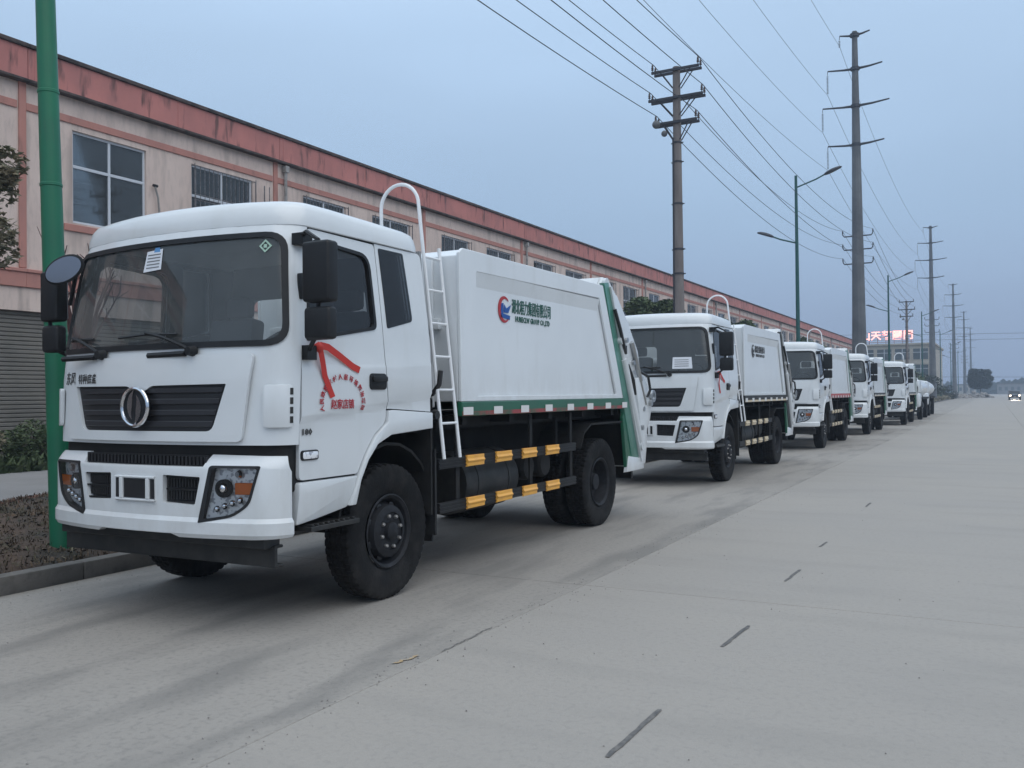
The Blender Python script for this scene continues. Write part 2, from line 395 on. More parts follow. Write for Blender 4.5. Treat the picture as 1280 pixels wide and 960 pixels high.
# slabs, near ones each an object, farther ones one sheet
SW, SL = 4.13, 5.0
bm = NB(); box(bm, -SW/2+.003, SW/2-.003, -SL/2+.003, SL/2-.003, -.012, 0)
slab = finish(bm, 'road_slab', 'concrete', road, bevel=.003, segs=1)
slab_light = slab.data; slab_dark = slab.data.copy(); slab_dark.materials.clear(); slab_dark.materials.append(M['concretedark']); first = True
for i in range(5):
    for j in range(11):
        o = slab if first else slab.copy()
        if not first: COL.objects.link(o)
        first = False
        o.data = slab_dark if i == 0 else slab_light
        o.location = (-7.2+SW*(i+.5), -3+SL*(j+.5), random.uniform(-.0015, .0015))
bm = NB()
for i in range(5):
    for j in range(11, 84):
        x, y = -7.2+SW*(i+.5), -3+SL*(j+.5)
        box(bm, x-SW/2+.006, x+SW/2-.006, y-SL/2+.005, y+SL/2-.005, -.011, 0)
    x = -7.2+SW*(i+.5)
    for j in range(-7, 0):
        y = -3+SL*(j+.5); box(bm, x-SW/2+.006, x+SW/2-.006, y-SL/2+.005, y+SL/2-.005, -.011, 0)
for f in bm.faces:
    if f.calc_center_median().x < -7.2+SW: f.material_index = 1
o = finish(bm, 'distant_slabs', ['concrete', 'concretedark'], road, smooth=False); o['kind'] = 'stuff'

def ground_strip(pts, w0, z, jitter=.006):
    bm = NB(); n = len(pts); A = []; B = []
    for i, p in enumerate(pts):
        p = Vector(p); d = (Vector(pts[min(i+1, n-1)])-Vector(pts[max(i-1, 0)])).normalized(); q = Vector((d.y, -d.x, 0))
        w_ = w0*(.8 if i in (0, n-1) else 1)*random.uniform(.85, 1.12)
        A.append(bm.verts.new((p.x+q.x*w_, p.y+q.y*w_, z))); B.append(bm.verts.new((p.x-q.x*w_, p.y-q.y*w_, z)))
    for i in range(n-1): bm.faces.new((A[i], A[i+1], B[i+1], B[i]))
    return bm
def wob(x0, y0, x1, y1, n, j): return [(x0+(x1-x0)*i/n+random.uniform(-j, j), y0+(y1-y0)*i/n, 0) for i in range(n+1)]
for (x0, y0, x1, y1) in ((-1.53, 3.72, -1.52, 4.4), (-1.54, 5.66, -1.51, 6.25), (-1.59, 7.85, -1.57, 8.42), (-1.62, 9.75, -1.60, 10.1), (-1.6, 13.4, -1.6, 13.9)):
    struct(finish(ground_strip(wob(x0, y0, x1, y1, 9, .004), .013, .0045), 'tar_strip', 'tar', smooth=False), 'short dark tar strip on the pale concrete road')
struct(finish(ground_strip(wob(-3.075, 4.8, -3.085, 5.45, 30, .008), .004, .0045), 'road_crack', 'tar', smooth=False), 'thin crack along the slab joint in the road')
struct(finish(ground_strip(wob(-3.20, 4.45, -3.16, 4.66, 8, .012), .012, .005), 'paint_mark', 'orange', smooth=False), 'worn orange paint mark by the slab joint')
bm = NB(); rnd = random.Random(12)
for k in range(900):   # grit and small stones
    x, y = rnd.uniform(-7.1, 5), rnd.uniform(2.2, 16)
    if rnd.random() < .45: x = -3.07+rnd.gauss(0, .12)
    elif rnd.random() < .4: x = -7.15+abs(rnd.gauss(0, .25))
    r_ = rnd.uniform(.002, .006)
    bmesh.ops.create_cone(bm, segments=5, radius1=r_, radius2=r_*.5, depth=r_*1.1, matrix=Matrix.Translation((x, y, .002+r_*.5)) @ Matrix.Rotation(rnd.uniform(0, 3), 4, 'Z'), cap_ends=True)
o = finish(bm, 'road_grit', 'rubble', smooth=False); o['kind'] = 'stuff'; o['label'] = 'loose grit scattered along the slab joint and kerb'

# kerb: stones
kerb = bpy.data.objects.new('kerb', None); COL.objects.link(kerb); struct(kerb, 'low grey concrete kerb along the road')
bm = NB()
box(bm, -.16, 0, -.494, .494, -.05, .15)
k0 = finish(bm, 'kerb_stone', 'kerb', kerb, bevel=.014)
for i in range(60):
    o = k0 if i == 0 else k0.copy()
    if i: COL.objects.link(o)
    o.location = (-7.2+random.uniform(-.006, .006), -2.16+i*1.0, random.uniform(-.006, .006)); o.rotation_euler = (0, 0, random.uniform(-.006, .006))
bm = NB()
for i in range(60, 420): box(bm, -.16-7.2, -7.2, -2.16+i-.49, -2.16+i+.49, -.05, .15)
for i in range(1, 36): box(bm, -.16-7.2, -7.2, -2.16-i-.49, -2.16-i+.49, -.05, .15)
o = finish(bm, 'distant_kerb_stones', 'kerb', kerb, smooth=False); o['kind'] = 'stuff'

# planting bed: an uneven mound
from mathutils import noise as mnoise
def bedz(x, y):
    t = (-7.36-x)/4.6
    t = max(0, min(1, t)); base = .08+.34*math.sin(PI*min(1, t*1.05))**.8 if t < .95 else .14
    return base + .10*mnoise.noise(Vector((x*.9, y*.7, 0)))+.04*mnoise.noise(Vector((x*4, y*4, 2)))
bm = NB(); NX, NY = 22, 330
g = [[bm.verts.new((-7.36-i*4.6/NX, -6+j*.2, bedz(-7.36-i*4.6/NX, -6+j*.2) if i else .07)) for j in range(NY+1)] for i in range(NX+1)]
for i in range(NX):
    for j in range(NY): bm.faces.new((g[i][j], g[i][j+1], g[i+1][j+1], g[i+1][j]))
struct(finish(bm, 'planting_bed', 'soil', angle=80), 'bare brown soil mound between the kerb and the yard')
bm = NB(); box(bm, -9.4, -7.36, 60, 420, -.05, .10); box(bm, -9.4, -7.36, -40, -6, -.05, .10)
struct(finish(bm, 'verge', 'soil', smooth=False), 'soil verge running beside the kerb into the distance')
bm = NB(); box(bm, -19.95, -11.9, -40, 155, -.06, .10)
struct(finish(bm, 'yard_pavement', 'pave', smooth=False), 'pale concrete yard in front of the long building')

# dry weeds over the bed: blades and dead leaves
def weeds(n, xr, yr, zf, h0, h1, material, name, label, seed=1, bw=.0045, dens=None, broad=.25):
    rnd = random.Random(seed); verts = []; faces = []
    for k in range(n):
        x = rnd.uniform(*xr); y = rnd.uniform(*yr)
        if dens and rnd.random() > dens(x, y): continue
        z = zf(x, y)-.01; a = rnd.uniform(0, 2*PI); h = rnd.uniform(h0, h1); l = rnd.uniform(.2, 1.0)*h; w_ = bw*rnd.uniform(.6, 1.6)
        if rnd.random() < broad: w_ *= 3; h *= .55
        dx, dy = math.cos(a), math.sin(a); px, py = -dy*w_, dx*w_
        i = len(verts)
        verts += [(x-px, y-py, z), (x+px, y+py, z), (x+dx*l*.4+px*1.1, y+dy*l*.4+py*1.1, z+h*.6), (x+dx*l*.4-px*1.1, y+dy*l*.4-py*1.1, z+h*.6), (x+dx*l, y+dy*l, z+h*rnd.uniform(.7, 1))]
        faces += [(i, i+1, i+2, i+3), (i+3, i+2, i+4)]
    me = bpy.data.meshes.new(name); me.from_pydata(verts, [], faces); me.materials.append(M[material])
    o = bpy.data.objects.new(name, me); COL.objects.link(o); o['kind'] = 'stuff'; o['label'] = label
    return o
weeds(50000, (-11.9, -7.4), (2, 16), bedz, .02, .07, 'dry', 'dry_weeds', 'dry brown weeds and dead leaves on the soil bed', 3)
weeds(7000, (-11.9, -10.2), (4, 14), bedz, .02, .08, 'reddry', 'reddish_weeds', 'reddish dry ground cover on the crest of the soil bed', 4)
weeds(9000, (-11.9, -7.4), (1, 30), bedz, .02, .10, 'leafA', 'green_weeds', 'sparse green weeds on the soil bed', 5, dens=lambda x, y: max(0, mnoise.noise(Vector((x*.6, y*.5, 9)))*2.2))
weeds(9000, (-11.9, -7.4), (18, 60), bedz, .08, .35, 'dry', 'roadside_weeds', 'dry weeds on the bed behind the farther trucks', 6, bw=.03)
weeds(16000, (-19.6, -18.0), (2, 26), lambda x, y: .10, .10, .45, 'leafB', 'wall_foot_weeds', 'tangled green weeds at the foot of the shuttered wall', 8, bw=.03)
weeds(9000, (-9.4, -7.4), (60, 260), lambda x, y: .10, .3, .9, 'leafA', 'far_verge_weeds', 'rough weeds on the far verge', 9, bw=.09)

# ================================================================ LONG BUILDING (facade at x=-20)
FX = -20.0; BAY = 8.45; Y0B = 13.3-BAY*3; NBAY = 20
bld = thing('factory_building', 'long two storey cream factory with salmon parapet behind the trucks', 'building', (FX, 0, 0))
def fplane(y, z, n): return Vector((n, y, z))
Z1, Z2 = 4.25, 9.10
W_Z0, W_Z1 = 5.98, 8.27; WY = ((1.25, 3.45), (5.0, 7.4))
bm = plate([(0, Z1), (BAY, Z1), (BAY, Z2), (0, Z2)], [[(a, W_Z0), (a, W_Z1), (b, W_Z1), (b, W_Z0)] for a, b in WY], -.24, 0, fplane)
wallu = finish(bm, 'upper_wall', 'wall', bld, smooth=False)
bm = plate([(0, 0), (BAY, 0), (BAY, Z1-.003), (0, Z1-.003)], [[(a, .1), (a, 3.7), (b, 3.7), (b, .1)] for a, b in ((.35, 8.1),)], -.24, .001, fplane)
walll = finish(bm, 'lower_wall', 'wall', bld, smooth=False)
bm = NB()
for a, b in ((.35, 4.19), (4.26, 8.1)):
    z = .1
    while z < 3.7:
        prism(bm, [(-.16, z), (-.135, z+.02), (-.135, z+.075), (-.16, z+.095)], 'y', a, b); z += .1
box(bm, -.17, -.10, 4.19, 4.26, .1, 3.7)
shut = finish(bm, 'rolling_shutter', 'shutter', bld, smooth=False, label='pair of ribbed grey brown rolling shutters')
bm = NB(); box(bm, 0, .06, 0, BAY, Z1, 4.60); box(bm, .0, .10, 0, BAY, 4.60, 4.68)
fl = finish(bm, 'floor_band', 'band', bld, bevel=.01, segs=1)
bm = NB(); box(bm, .002, .035, .02, BAY-.2, 8.42, 8.60); box(bm, .002, .05, WY[0][0]-.25, WY[0][1]+.25, 5.76, 5.93); box(bm, .002, .05, WY[1][0]-.25, WY[1][1]+.25, 5.76, 5.93)
bd = finish(bm, 'trim_band', 'band', bld, bevel=.008, segs=1)
bm = NB(); box(bm, .001, .045, -.16, .02, Z1+.45, Z2-.0)
pl = finish(bm, 'pilaster_strip', 'band', bld, bevel=.008, segs=1)
bm = NB(); box(bm, -.22, .14, 0.006, BAY-.006, Z2+.02, 9.86); box(bm, -.24, .155, .15, .19, Z2+.02, 9.86); box(bm, -.24, .155, 4.4, 4.43, Z2+.02, 9.86)
pp = finish(bm, 'parapet_panel', 'parapet', bld, bevel=.01, segs=1)
bm = NB(); box(bm, -.30, .20, .003, BAY-.003, 9.86, 9.96)
cp = finish(bm, 'coping', 'mould', bld, bevel=.012, segs=1)
bm = NB(); box(bm, -.2, .20, 0, BAY, Z2-.05, Z2+.02)
lg = finish(bm, 'cornice', 'mould', bld, bevel=.012, segs=1)
def window_mesh(kind):
    a, b = 0, 2.2
    W_, H_ = (2.2, W_Z1-W_Z0)
    bm = NB(); t = .06
    for (y0, y1, z0, z1) in ((0, W_, 0, t), (0, W_, H_-t, H_), (0, t, t, H_-t), (W_-t, W_, t, H_-t), (W_/2-.035, W_/2+.035, t, H_-t), (t, W_/2-.035, H_*.60, H_*.60+.075), (W_/2+.035, W_-t, H_*.60, H_*.60+.075)):
        box(bm, -.12, -.06, y0, y1, z0, z1)
    return bm
fr = finish(window_mesh(0), 'window', 'winframe', bld, bevel=.006, segs=1)
H_ = W_Z1-W_Z0
bm = NB()
box(bm, -.093, -.087, .05, 1.08, .05, H_-.05); pane = finish(bm, 'pane', 'winglass', fr, smooth=False)
p2 = pane.copy(); COL.objects.link(p2); p2.location = (0, 1.07, 0)
bm = NB(); box(bm, -.20, -.19, .05, 2.15, H_*.47, H_-.04); blind = finish(bm, 'blind', 'curtain', fr, smooth=False)
bm = NB()
for i in range(15): y = .03+i*2.14/14; tube(bm, [(.14, y, .02), (.14, y, H_-.05)], .008, 5)
for z in (.03, H_*.55, H_*.62, H_-.06): tube(bm, [(.14, 0, z), (.14, 2.2, z)], .010, 5)
for y in (0, 2.2):
    for z in (.03, H_-.06): tube(bm, [(.14, y, z), (-.02, y, z)], .010, 5)
    tube(bm, [(.14, y, .0), (.14, y, H_)], .012, 5)
cage = finish(bm, 'window_bars', 'cage', fr, smooth=False)
windows = []
bm = NB(); tube(bm, [(.11, .30, .3), (.11, .30, Z2-.1)], .05, 8); box(bm, .02, .2, .22, .38, Z2-.3, Z2-.1); dp = finish(bm, 'drain_pipe', 'acwhite', bld)
for i in range(NBAY):
    if i in (1, 4, 6, 8, 10, 13, 15, 17):
        o = dp if i == 1 else dp.copy()
        if i != 1: COL.objects.link(o)
        o.location = (0, Y0B+i*BAY, 0)
for i in range(NBAY):
    y0 = Y0B+i*BAY
    for src in (wallu, walll, shut, fl, bd, pl, pp, cp, lg):
        o = src if i == 0 else src.copy()
        if i: COL.objects.link(o)
        o.location = (0, y0+(5.0 if src in (walll, shut) else 0), 0)
    for k, (a, b) in enumerate(WY):
        rnd = random.Random(i*7+k)
        c = fr.copy(); COL.objects.link(c); c.location = (0, y0+a, W_Z0); c.scale = (1, (b-a)/2.2, 1); c.parent = bld
        windows.append(c)
        caged = not (i == 3 and k == 0) and rnd.random() < .72 or (i == 3 and k == 1)
        for ch in (pane, p2, blind, cage):
            if ch is cage and not caged: continue
            if ch is blind and not (i == 3 and k == 0) and rnd.random() < .45: continue
            d = ch.copy(); COL.objects.link(d); d.parent = c
            if ch is blind and not (i == 3 and k == 0): d.location = (-.02, 0, rnd.uniform(0, .7)); 
        if caged: c['label'] = 'barred two by two window'
for o in (cage, blind, p2, pane, fr): bpy.data.objects.remove(o)
bm = NB(); YE = Y0B+NBAY*BAY
box(bm, -14, -.30, Y0B, YE, 9.2, 9.3); finish(bm, 'roof', 'roofdeck', bld, smooth=False)
bm = NB(); box(bm, -14, -.9, Y0B, YE, 4.2, 4.3); box(bm, -3.2, -3.1, Y0B, YE, 0, 9.2); finish(bm, 'inner_wall', 'room', bld, smooth=False)
bm = NB(); box(bm, -14, -.24, YE-.2, YE, 0, 9.9); box(bm, -14, -.24, Y0B, Y0B+.2, 0, 9.9); finish(bm, 'end_wall', 'wall', bld, smooth=False)
# pipe stub and drip marks near the first window
# wall brackets and air-conditioner units
def ac_unit(y, z, label, mount='bracket'):
    t = thing('air_conditioner', label, 'air conditioner', (FX, y, z), 0, 'air conditioner units on the facade')
    bm = NB(); box(bm, .12, .42, 0, .8, 0, .55); finish(bm, 'casing', 'acwhite', t, bevel=.02)
    bm = NB(); lathe(bm, [(.21, .42), (.21, .435), (.19, .435), (.19, .422)], (0, .5, .28), 'x', 20)
    for k in range(5): tube(bm, [(.43, .5-.2+.1*k, .28-.17), (.43, .5-.2+.1*k, .28+.17)], .006, 4)
    finish(bm, 'fan_grille', 'black', t)
    bm = NB()
    for yy in (.1, .7): box(bm, .0, .44, yy-.02, yy+.02, -.05, -.01); tube(bm, [(.02, yy, -.35), (.40, yy, -.04)], .015, 5)
    finish(bm, 'wall_bracket', 'cage', t)
ac_unit(16.85, 5.86, 'weathered air conditioner right of the tall first window above the truck cab')
ac_unit(21.25, 5.95, 'weathered air conditioner below the barred window end')
ac_unit(50.2, 6.1, 'small air conditioner on the facade beside the concrete pole')
t = thing('wall_pipe', 'thin slanted grey pipe stub on the facade between the first two windows', 'pipe', (FX, 16.95, 6.5))
bm = NB(); tube(bm, [(.08, .18, -.1), (.10, .10, .55), (.10, .0, .85)], .028, 6); finish(bm, 'pipe', 'acwhite', t)
bm = NB(); tube(bm, [(.10, -.06, .86), (.10, .08, .86)], .04, 6); finish(bm, 'pipe_cap', 'black', t)
t = thing('antenna_mast', 'thin dark pole standing against the facade beside the barred window', 'mast', (FX, 21.0, 6.6))
bm = NB(); tube(bm, [(.2, 0, -.6), (.2, 0, 1.55)], .02, 5); tube(bm, [(.2, .22, -.2), (.2, .22, 1.55)], .015, 5); tube(bm, [(.2, 0, 0), (.2, .22, 0)], .012, 5); tube(bm, [(.0, 0, 0), (.2, 0, 0)], .012, 5)
finish(bm, 'rod', 'cage', t)

# ================================================================ TRUCK
UC = 1.27; XS = 1.00
def base_curve(u):
    s = -1 if u < 0 else 1; a = abs(u)
    if a <= XS:
        x = a; y = .12*(a/XS)**2.2; nx, ny = .12*2.2/XS*(a/XS)**1.2, -1.0
    else:
        t = min(1.0, (a-XS)/(UC-XS))*PI/2
        x = XS+.19*math.sin(t); y = .12+.045*math.sin(t)+.135*(1-math.cos(t)); nx, ny = math.sin(t)+.2*math.cos(t), -math.cos(t)
        # blend the normal at the start
    l = math.hypot(nx, ny)
    return s*x, y, s*nx/l, ny/l
def Wz(z): return 1.19 if z < 2.0 else 1.19-.075*((z-2.0)/.78)**1.15
def y0z(z):
    P = ((0, .0), (1.0, .03), (1.75, .045), (1.95, .07), (2.25, .115), (2.5, .155), (2.76, .205), (2.83, .235))
    for (a, b), (c, d) in zip(P, P[1:]):
        if z <= c: return b+(d-b)*(z-a)/(c-a)
    return .235
def fcab(u, z, n):
    x, y, nx, ny = base_curve(u)
    return Vector((x*Wz(z)/1.19+nx*n, y+y0z(z)+ny*n, z))
def fside(sg):
    def f(y, z, n):
        zr = 1.46+(y-.3)*.10
        rid = -.022*max(0, min(1, (zr-z)/.05)) if z > .9 else -.022
        if z > 1.78+(y-.3)*.05: rid += -.006*max(0, min(1, (z-1.78-(y-.3)*.05)/.03))
        return Vector((sg*(Wz(z)+rid+n), y, z))
    return f
CU = [-1.27+.02*i for i in range(0, 14)] + [-.98+.098*i for i in range(21)] + [1.00+.02*i for i in range(14)]
def cc(a, b): return [c for c in CU if a < c < b]

def build_truck():
    T = thing('garbage_truck', '-', 'truck', (0, 0, 0))
    # ---- front mask
    ws = round_poly([(-1.15, 1.965), (1.15, 1.965), (1.115, 2.745), (-1.115, 2.745)], (.14, .14, .13, .13), 6)
    bm = plate([(-UC, 1.28), (UC, 1.28), (UC, 2.83), (-UC, 2.83)], [list(reversed(ws))], -.03, 0, fcab, cc(-UC, UC), [1.95, 2.1, 2.25, 2.4, 2.55, 2.7])
    finish(bm, 'front_panel', 'white', T)
    gi = round_poly([(-1.12, 1.995), (1.12, 1.995), (1.085, 2.72), (-1.085, 2.72)], (.12, .12, .11, .11), 6)
    go = round_poly([(-1.162, 1.953), (1.162, 1.953), (1.127, 2.757), (-1.127, 2.757)], (.15, .15, .14, .14), 6)
    bm = plate(go, [list(reversed(gi))], -.01, .012, fcab, cc(-1.162, 1.162), [2.1, 2.25, 2.4, 2.55]); finish(bm, 'windscreen_seal', 'black', T)
    bm = plate(gi, [], -.004, -.004, fcab, cc(-1.12, 1.12), [2.1, 2.25, 2.4, 2.55]); finish(bm, 'windscreen', 'glass', T)
    # ---- bonnet lid with grille opening
    gl = round_poly([(-.66, 1.375), (.66, 1.375), (.77, 1.70), (.12, 1.695), (.06, 1.66), (-.06, 1.66), (-.12, 1.695), (-.77, 1.70)], (.05, .05, .01, .03, .02, .02, .03, .01), 3)
    bm = plate(round_poly([(-.885, 1.305), (.885, 1.305), (.96, 1.905), (-.96, 1.905)], .04, 4), [list(reversed(gl))], .001, .030, fcab, cc(-.96, .96), [1.6, 1.70, 1.74])
    finish(bm, 'bonnet_lid', 'white', T)
    G = plate(gl, [], .002, .006, fcab, cc(-.77, .77)); grille = finish(G, 'grille', 'mesh', T)
    for k in range(4):
        z = 1.405+k*.078; hw = .64+.11*(z-1.375)/.325
        bm = plate([(-hw, z), (hw, z), (hw+.008, z+.042), (-hw-.008, z+.042)], [], .006, .019, fcab, cc(-hw, hw)); finish(bm, 'grille_slat', 'slat', grille, bevel=.006, segs=1)
    # emblem
    bm = NB()
    pts = [(.132*math.cos(2*PI*i/36), -.045+fcab(0, 1.55, .02).y, 1.545+.132*math.sin(2*PI*i/36)) for i in range(36)]
    tube(bm, pts, .014, 8, closed=True)
    yb = fcab(0, 1.55, .02).y-.045
    def cres(c0, r_, a0, a1, w0):
        n = 14
        P = []
        for i in range(n+1):
            a = a0+(a1-a0)*i/n; P.append((c0[0]+r_*math.cos(a), c0[1]+r_*math.sin(a)))
        Q = []
        for i in range(n+1):
            a = a1+(a0-a1)*i/n; ww = w0*math.sin(PI*(n-i)/n); Q.append((c0[0]+(r_-ww)*math.cos(a), c0[1]+(r_-ww)*math.sin(a)))
        return P+Q[1:-1]
    prism(bm, cres((.055, 1.555), .125, R(115), R(232), .05), 'y', yb-.008, yb+.01)
    prism(bm, cres((-.055, 1.535), .125, R(-65), R(52), .05), 'y', yb-.008, yb+.01)
    emb = finish(bm, 'emblem', 'chrome', T)
    bm = NB(); lathe(bm, [(.001, yb+.004), (.125, yb+.004), (.125, yb+.03), (.001, yb+.03)], (0, 0, 1.545), 'y', 28); finish(bm, 'emblem_back', 'rim', emb)
    # corner air slots
    for s in (-1, 1):
        a, b = 1.03, 1.20
        out = [(s*a, 1.40), (s*b, 1.40), (s*b, 1.69), (s*a, 1.69)]
        bm = plate(round_poly(out, .03, 3), [], .001, .03, fcab, cc(min(s*a, s*b), max(s*a, s*b))); c = finish(bm, 'corner_deflector', 'white', T, bevel=.008)
        for k in range(4):
            z = 1.43+k*.064
            bm = plate([(s*1.178, z), (s*1.197, z), (s*1.197, z+.045), (s*1.178, z+.045)], [], .02, .034, fcab, []); finish(bm, 'slot', 'skirt', c, smooth=False)
    # ---- sides
    for s in (-1, 1):
        F = fside(s)
        zc = [1.30, 1.42, 1.475, 1.55, 1.76, 1.80, 1.84, 2.1, 2.25, 2.4, 2.55, 2.7]
        ridge = [((.3, 1.46), (-.10, 1)), ((.3, 1.41), (-.10, 1)), ((.3, 1.78), (-.05, 1)), ((.3, 1.81), (-.05, 1))]
        win = round_poly([(.425, 1.99), (1.245, 2.12), (1.225, 2.70), (.60, 2.735), (.51, 2.66)], (.03, .05, .12, .04, .04), 5)
        dor = round_poly([(.36, 1.03), (.378, 1.95), (.42, 2.30), (.525, 2.80), (1.305, 2.79), (1.32, 2.1), (1.37, 1.50), (1.36, 1.40), (1.21, 1.31), (1.09, 1.17), (1.0, 1.03)], (.04, 0, 0, .04, .03, 0, .02, .05, .05, .05, .02), 3)
        D = plate(dor, [list(reversed(win))], -.03, 0, F, [.7, 1.0], zc, ridge)
        door = finish(D, 'door', 'white', T, bevel=0)
        wi = round_poly([(.45, 2.02), (1.215, 2.14), (1.20, 2.675), (.615, 2.71), (.535, 2.64)], (.03, .04, .10, .04, .04), 5)
        bm = plate(win, [list(reversed(wi))], -.02, .008, F, [], zc); finish(bm, 'window_seal', 'black', door)
        bm = plate(win, [], -.012, -.012, F, [], zc); finish(bm, 'door_glass', 'sideglass', door)
        # handle
        bm = NB(); 
        pts = rrect(1.13, 1.34, 1.655, 1.78, .03, 3)
        bm = plate(pts, [], -.005, .014, F, [], []); h = finish(bm, 'door_handle', 'black', door, bevel=.006)
        bm = plate(rrect(1.15, 1.33, 1.715, 1.76, .015, 3), [], .014, .032, F); finish(bm, 'handle_grip', 'black', door, bevel=.006)
        # quarter
        q = round_poly([(1.385, 2.135), (1.745, 2.215), (1.69, 2.77), (1.355, 2.77)], (.02, .04, .02, .02), 4)
        qp = round_poly([(1.382, 1.505), (1.33, 2.1), (1.315, 2.80), (1.95, 2.80), (1.985, 2.0), (2.0, 1.47), (1.44, 1.505)], (.0, 0, .0, .05, 0, 0, 0), 3)
        bm = plate(qp, [list(reversed(q))], -.03, 0, F, [1.5, 1.75], zc, ridge); finish(bm, 'rear_quarter', 'white', T)
        bm = plate(q, [], -.010, .004, F, [], zc); finish(bm, 'quarter_glass', 'mesh' if False else 'sideglass', T, label='dark fixed rear side window')
        # door jamb behind the seams (dark)
        bm = plate([(.33, 1.0), (.35, 2.0), (.50, 2.81), (1.96, 2.81), (1.99, 1.36), (1.30, 1.34), (1.0, 1.0)], [list(reversed(win)), list(reversed(q))], -.075, -.035, F, [], zc); finish(bm, 'door_jamb', 'black', T, smooth=False)
        # fender flare and sill
        fl = [(.965, .80), (1.03, .98), (1.12, 1.12), (1.24, 1.235), (1.42, 1.30), (2.01, 1.33), (2.01, 1.462), (1.45, 1.495), (1.385, 1.49), (1.375, 1.40), (1.22, 1.30), (1.10, 1.16), (1.015, 1.02), (.90, .80)]
        bm = plate(fl, [], -.08, .022, F, [], []); finish(bm, 'wheel_arch_flare', 'white', T, bevel=.010)
        si = round_poly([(.36, .72), (.36, 1.015), (1.005, 1.015), (.925, .835), (.90, .79), (.55, .74)], .015, 2)
        bm = plate(si, [], -.10, .004, F, [], [.93]); 
        for v in bm.verts:
            if v.co.z < .93: v.co.x -= s*.03*(.93-v.co.z)/.2
        finish(bm, 'step_panel', 'white', T, bevel=.010)
        bm = NB(); x0, x1 = sorted((s*.95, s*1.19))
        box(bm, x0, x1, .46, 1.0, .665, .70)
        for k in range(9): box(bm, x0+.01, x1-.01, .48+k*.057, .50+k*.057, .70, .715)
        finish(bm, 'step', 'skirt', T, bevel=.004, segs=1)
        # marker lamp
        bm = plate(rrect(.375, .555, 1.165, 1.235, .02, 3), [], -.01, .012, F); fr = finish(bm, 'marker_lamp', 'black', T, bevel=.004)
        bm = plate(rrect(.387, .543, 1.175, 1.225, .015, 3), [], .012, .018, F); finish(bm, 'marker_lens', 'lampback', fr, bevel=.003)
        # hinge
        bm = NB(); x0, x1 = sorted((s*1.14, s*1.185)); box(bm, x0, x1, .385, .41, 2.28, 2.46); finish(bm, 'hinge_cover', 'black', T, bevel=.006)
    # ---- roof
    bm = NB(); rings = []
    side = [(1.19, .24), (1.19, .8), (1.19, 1.4), (1.19, 1.85), (1.15, 1.95), (1.05, 1.985), (.5, 1.99)]
    us = [0, .25, .5, .75, .95, 1.00, 1.05, 1.10, 1.16, 1.22, 1.27]
    half = [(base_curve(u)[0], base_curve(u)[1]+.235) for u in us]
    half[-1] = (1.19, .54)
    half += [(1.19, .8), (1.19, 1.4), (1.19, 1.80), (1.175, 1.89), (1.13, 1.945), (1.0, 1.965), (.5, 1.965), (0, 1.965)]
    loop = half + [(-x, y) for x, y in reversed(half[1:-1])]
    sc = 1.115/1.19
    for (ins, z) in ((0, 2.805), (-.006, 2.812), (-.004, 2.86), (.012, 2.93), (.032, 2.968), (.07, 2.992), (.14, 3.008), (.30, 3.025), (.50, 3.035), (.68, 3.04)):
        ring = []
        for (x, y) in loop:
            c = Vector((0, 1.15)); hx, hy = 1.115, .86
            px = x*sc
            k = 1-max(0, ins)/1.115*1.0
            fy = 1-(ins*1.45)/.86 if y < 1.15 else 1-(ins*.6)/.82
            fy = max(fy, .05)
            zz = z - .025*max(0, (y-1.0))*min(1, (z-2.80)/.1) + .02*(1-(px/1.115)**2)*min(1, (z-2.80)/.2)
            ring.append(bm.verts.new((px*(1-ins/1.115), 1.15+(y-1.15)*fy, zz)))
        rings.append(ring)
    for a, b in zip(rings, rings[1:]):
        for i in range(len(loop)):
            bm.faces.new((a[i], a[(i+1) % len(loop)], b[(i+1) % len(loop)], b[i]))
    bm.faces.new(rings[-1])
    finish(bm, 'roof', 'white', T, angle=30)
    # ---- back wall with two windows, lining, seats
    hs = [round_poly([(a, 2.12), (a+.42, 2.12), (a+.42, 2.52), (a, 2.52)], .08, 4) for a in (-.80, .38)]
    bm = plate([(-1.15, 1.36), (1.15, 1.36), (1.10, 2.83), (-1.10, 2.83)], [list(reversed(h)) for h in hs], 0, .03, lambda a, b, n: Vector((a, 1.955+n, b)))
    finish(bm, 'rear_wall', 'inner', T, smooth=False)
    for h in hs:
        bm = plate(h, [], .01, .01, lambda a, b, n: Vector((a, 1.955+n, b))); finish(bm, 'rear_window', 'lens', T, smooth=False)
    bm = NB(); box(bm, -1.10, 1.10, .25, 1.95, 1.30, 1.36); finish(bm, 'cab_floor', 'frame', T)
    bm = NB(); prism(bm, [(.30, 1.36), (.62, 1.36), (.66, 1.80), (.60, 1.90), (.28, 1.92)], 'x', -1.0, 1.0); finish(bm, 'dashboard', 'dash', T, bevel=.02)
    for x in (-.60, .62):
        bm = NB(); box(bm, x-.27, x+.27, 1.0, 1.5, 1.55, 1.75); box(bm, x-.26, x+.26, 1.45, 1.62, 1.7, 2.30, rot=Matrix.Rotation(R(-8), 3, 'X')); box(bm, x-.14, x+.14, 1.56, 1.66, 2.32, 2.5)
        finish(bm, 'seat', 'seat', T, bevel=.04)
    bm = NB(); c = Vector((.62, .82, 2.0)); pts = []
    for i in range(24):
        a = 2*PI*i/24; pts.append(c+Vector((.23*math.cos(a), .23*math.sin(a)*.75, .23*math.sin(a)*.62)))
    tube(bm, pts, .015, 6, closed=True); tube(bm, [c, c+Vector((0, -.2, -.25))], .03, 6); tube(bm, [c+Vector((-.22, 0, 0)), c+Vector((.22, 0, 0))], .014, 6)
    finish(bm, 'steering_wheel', 'black', T)
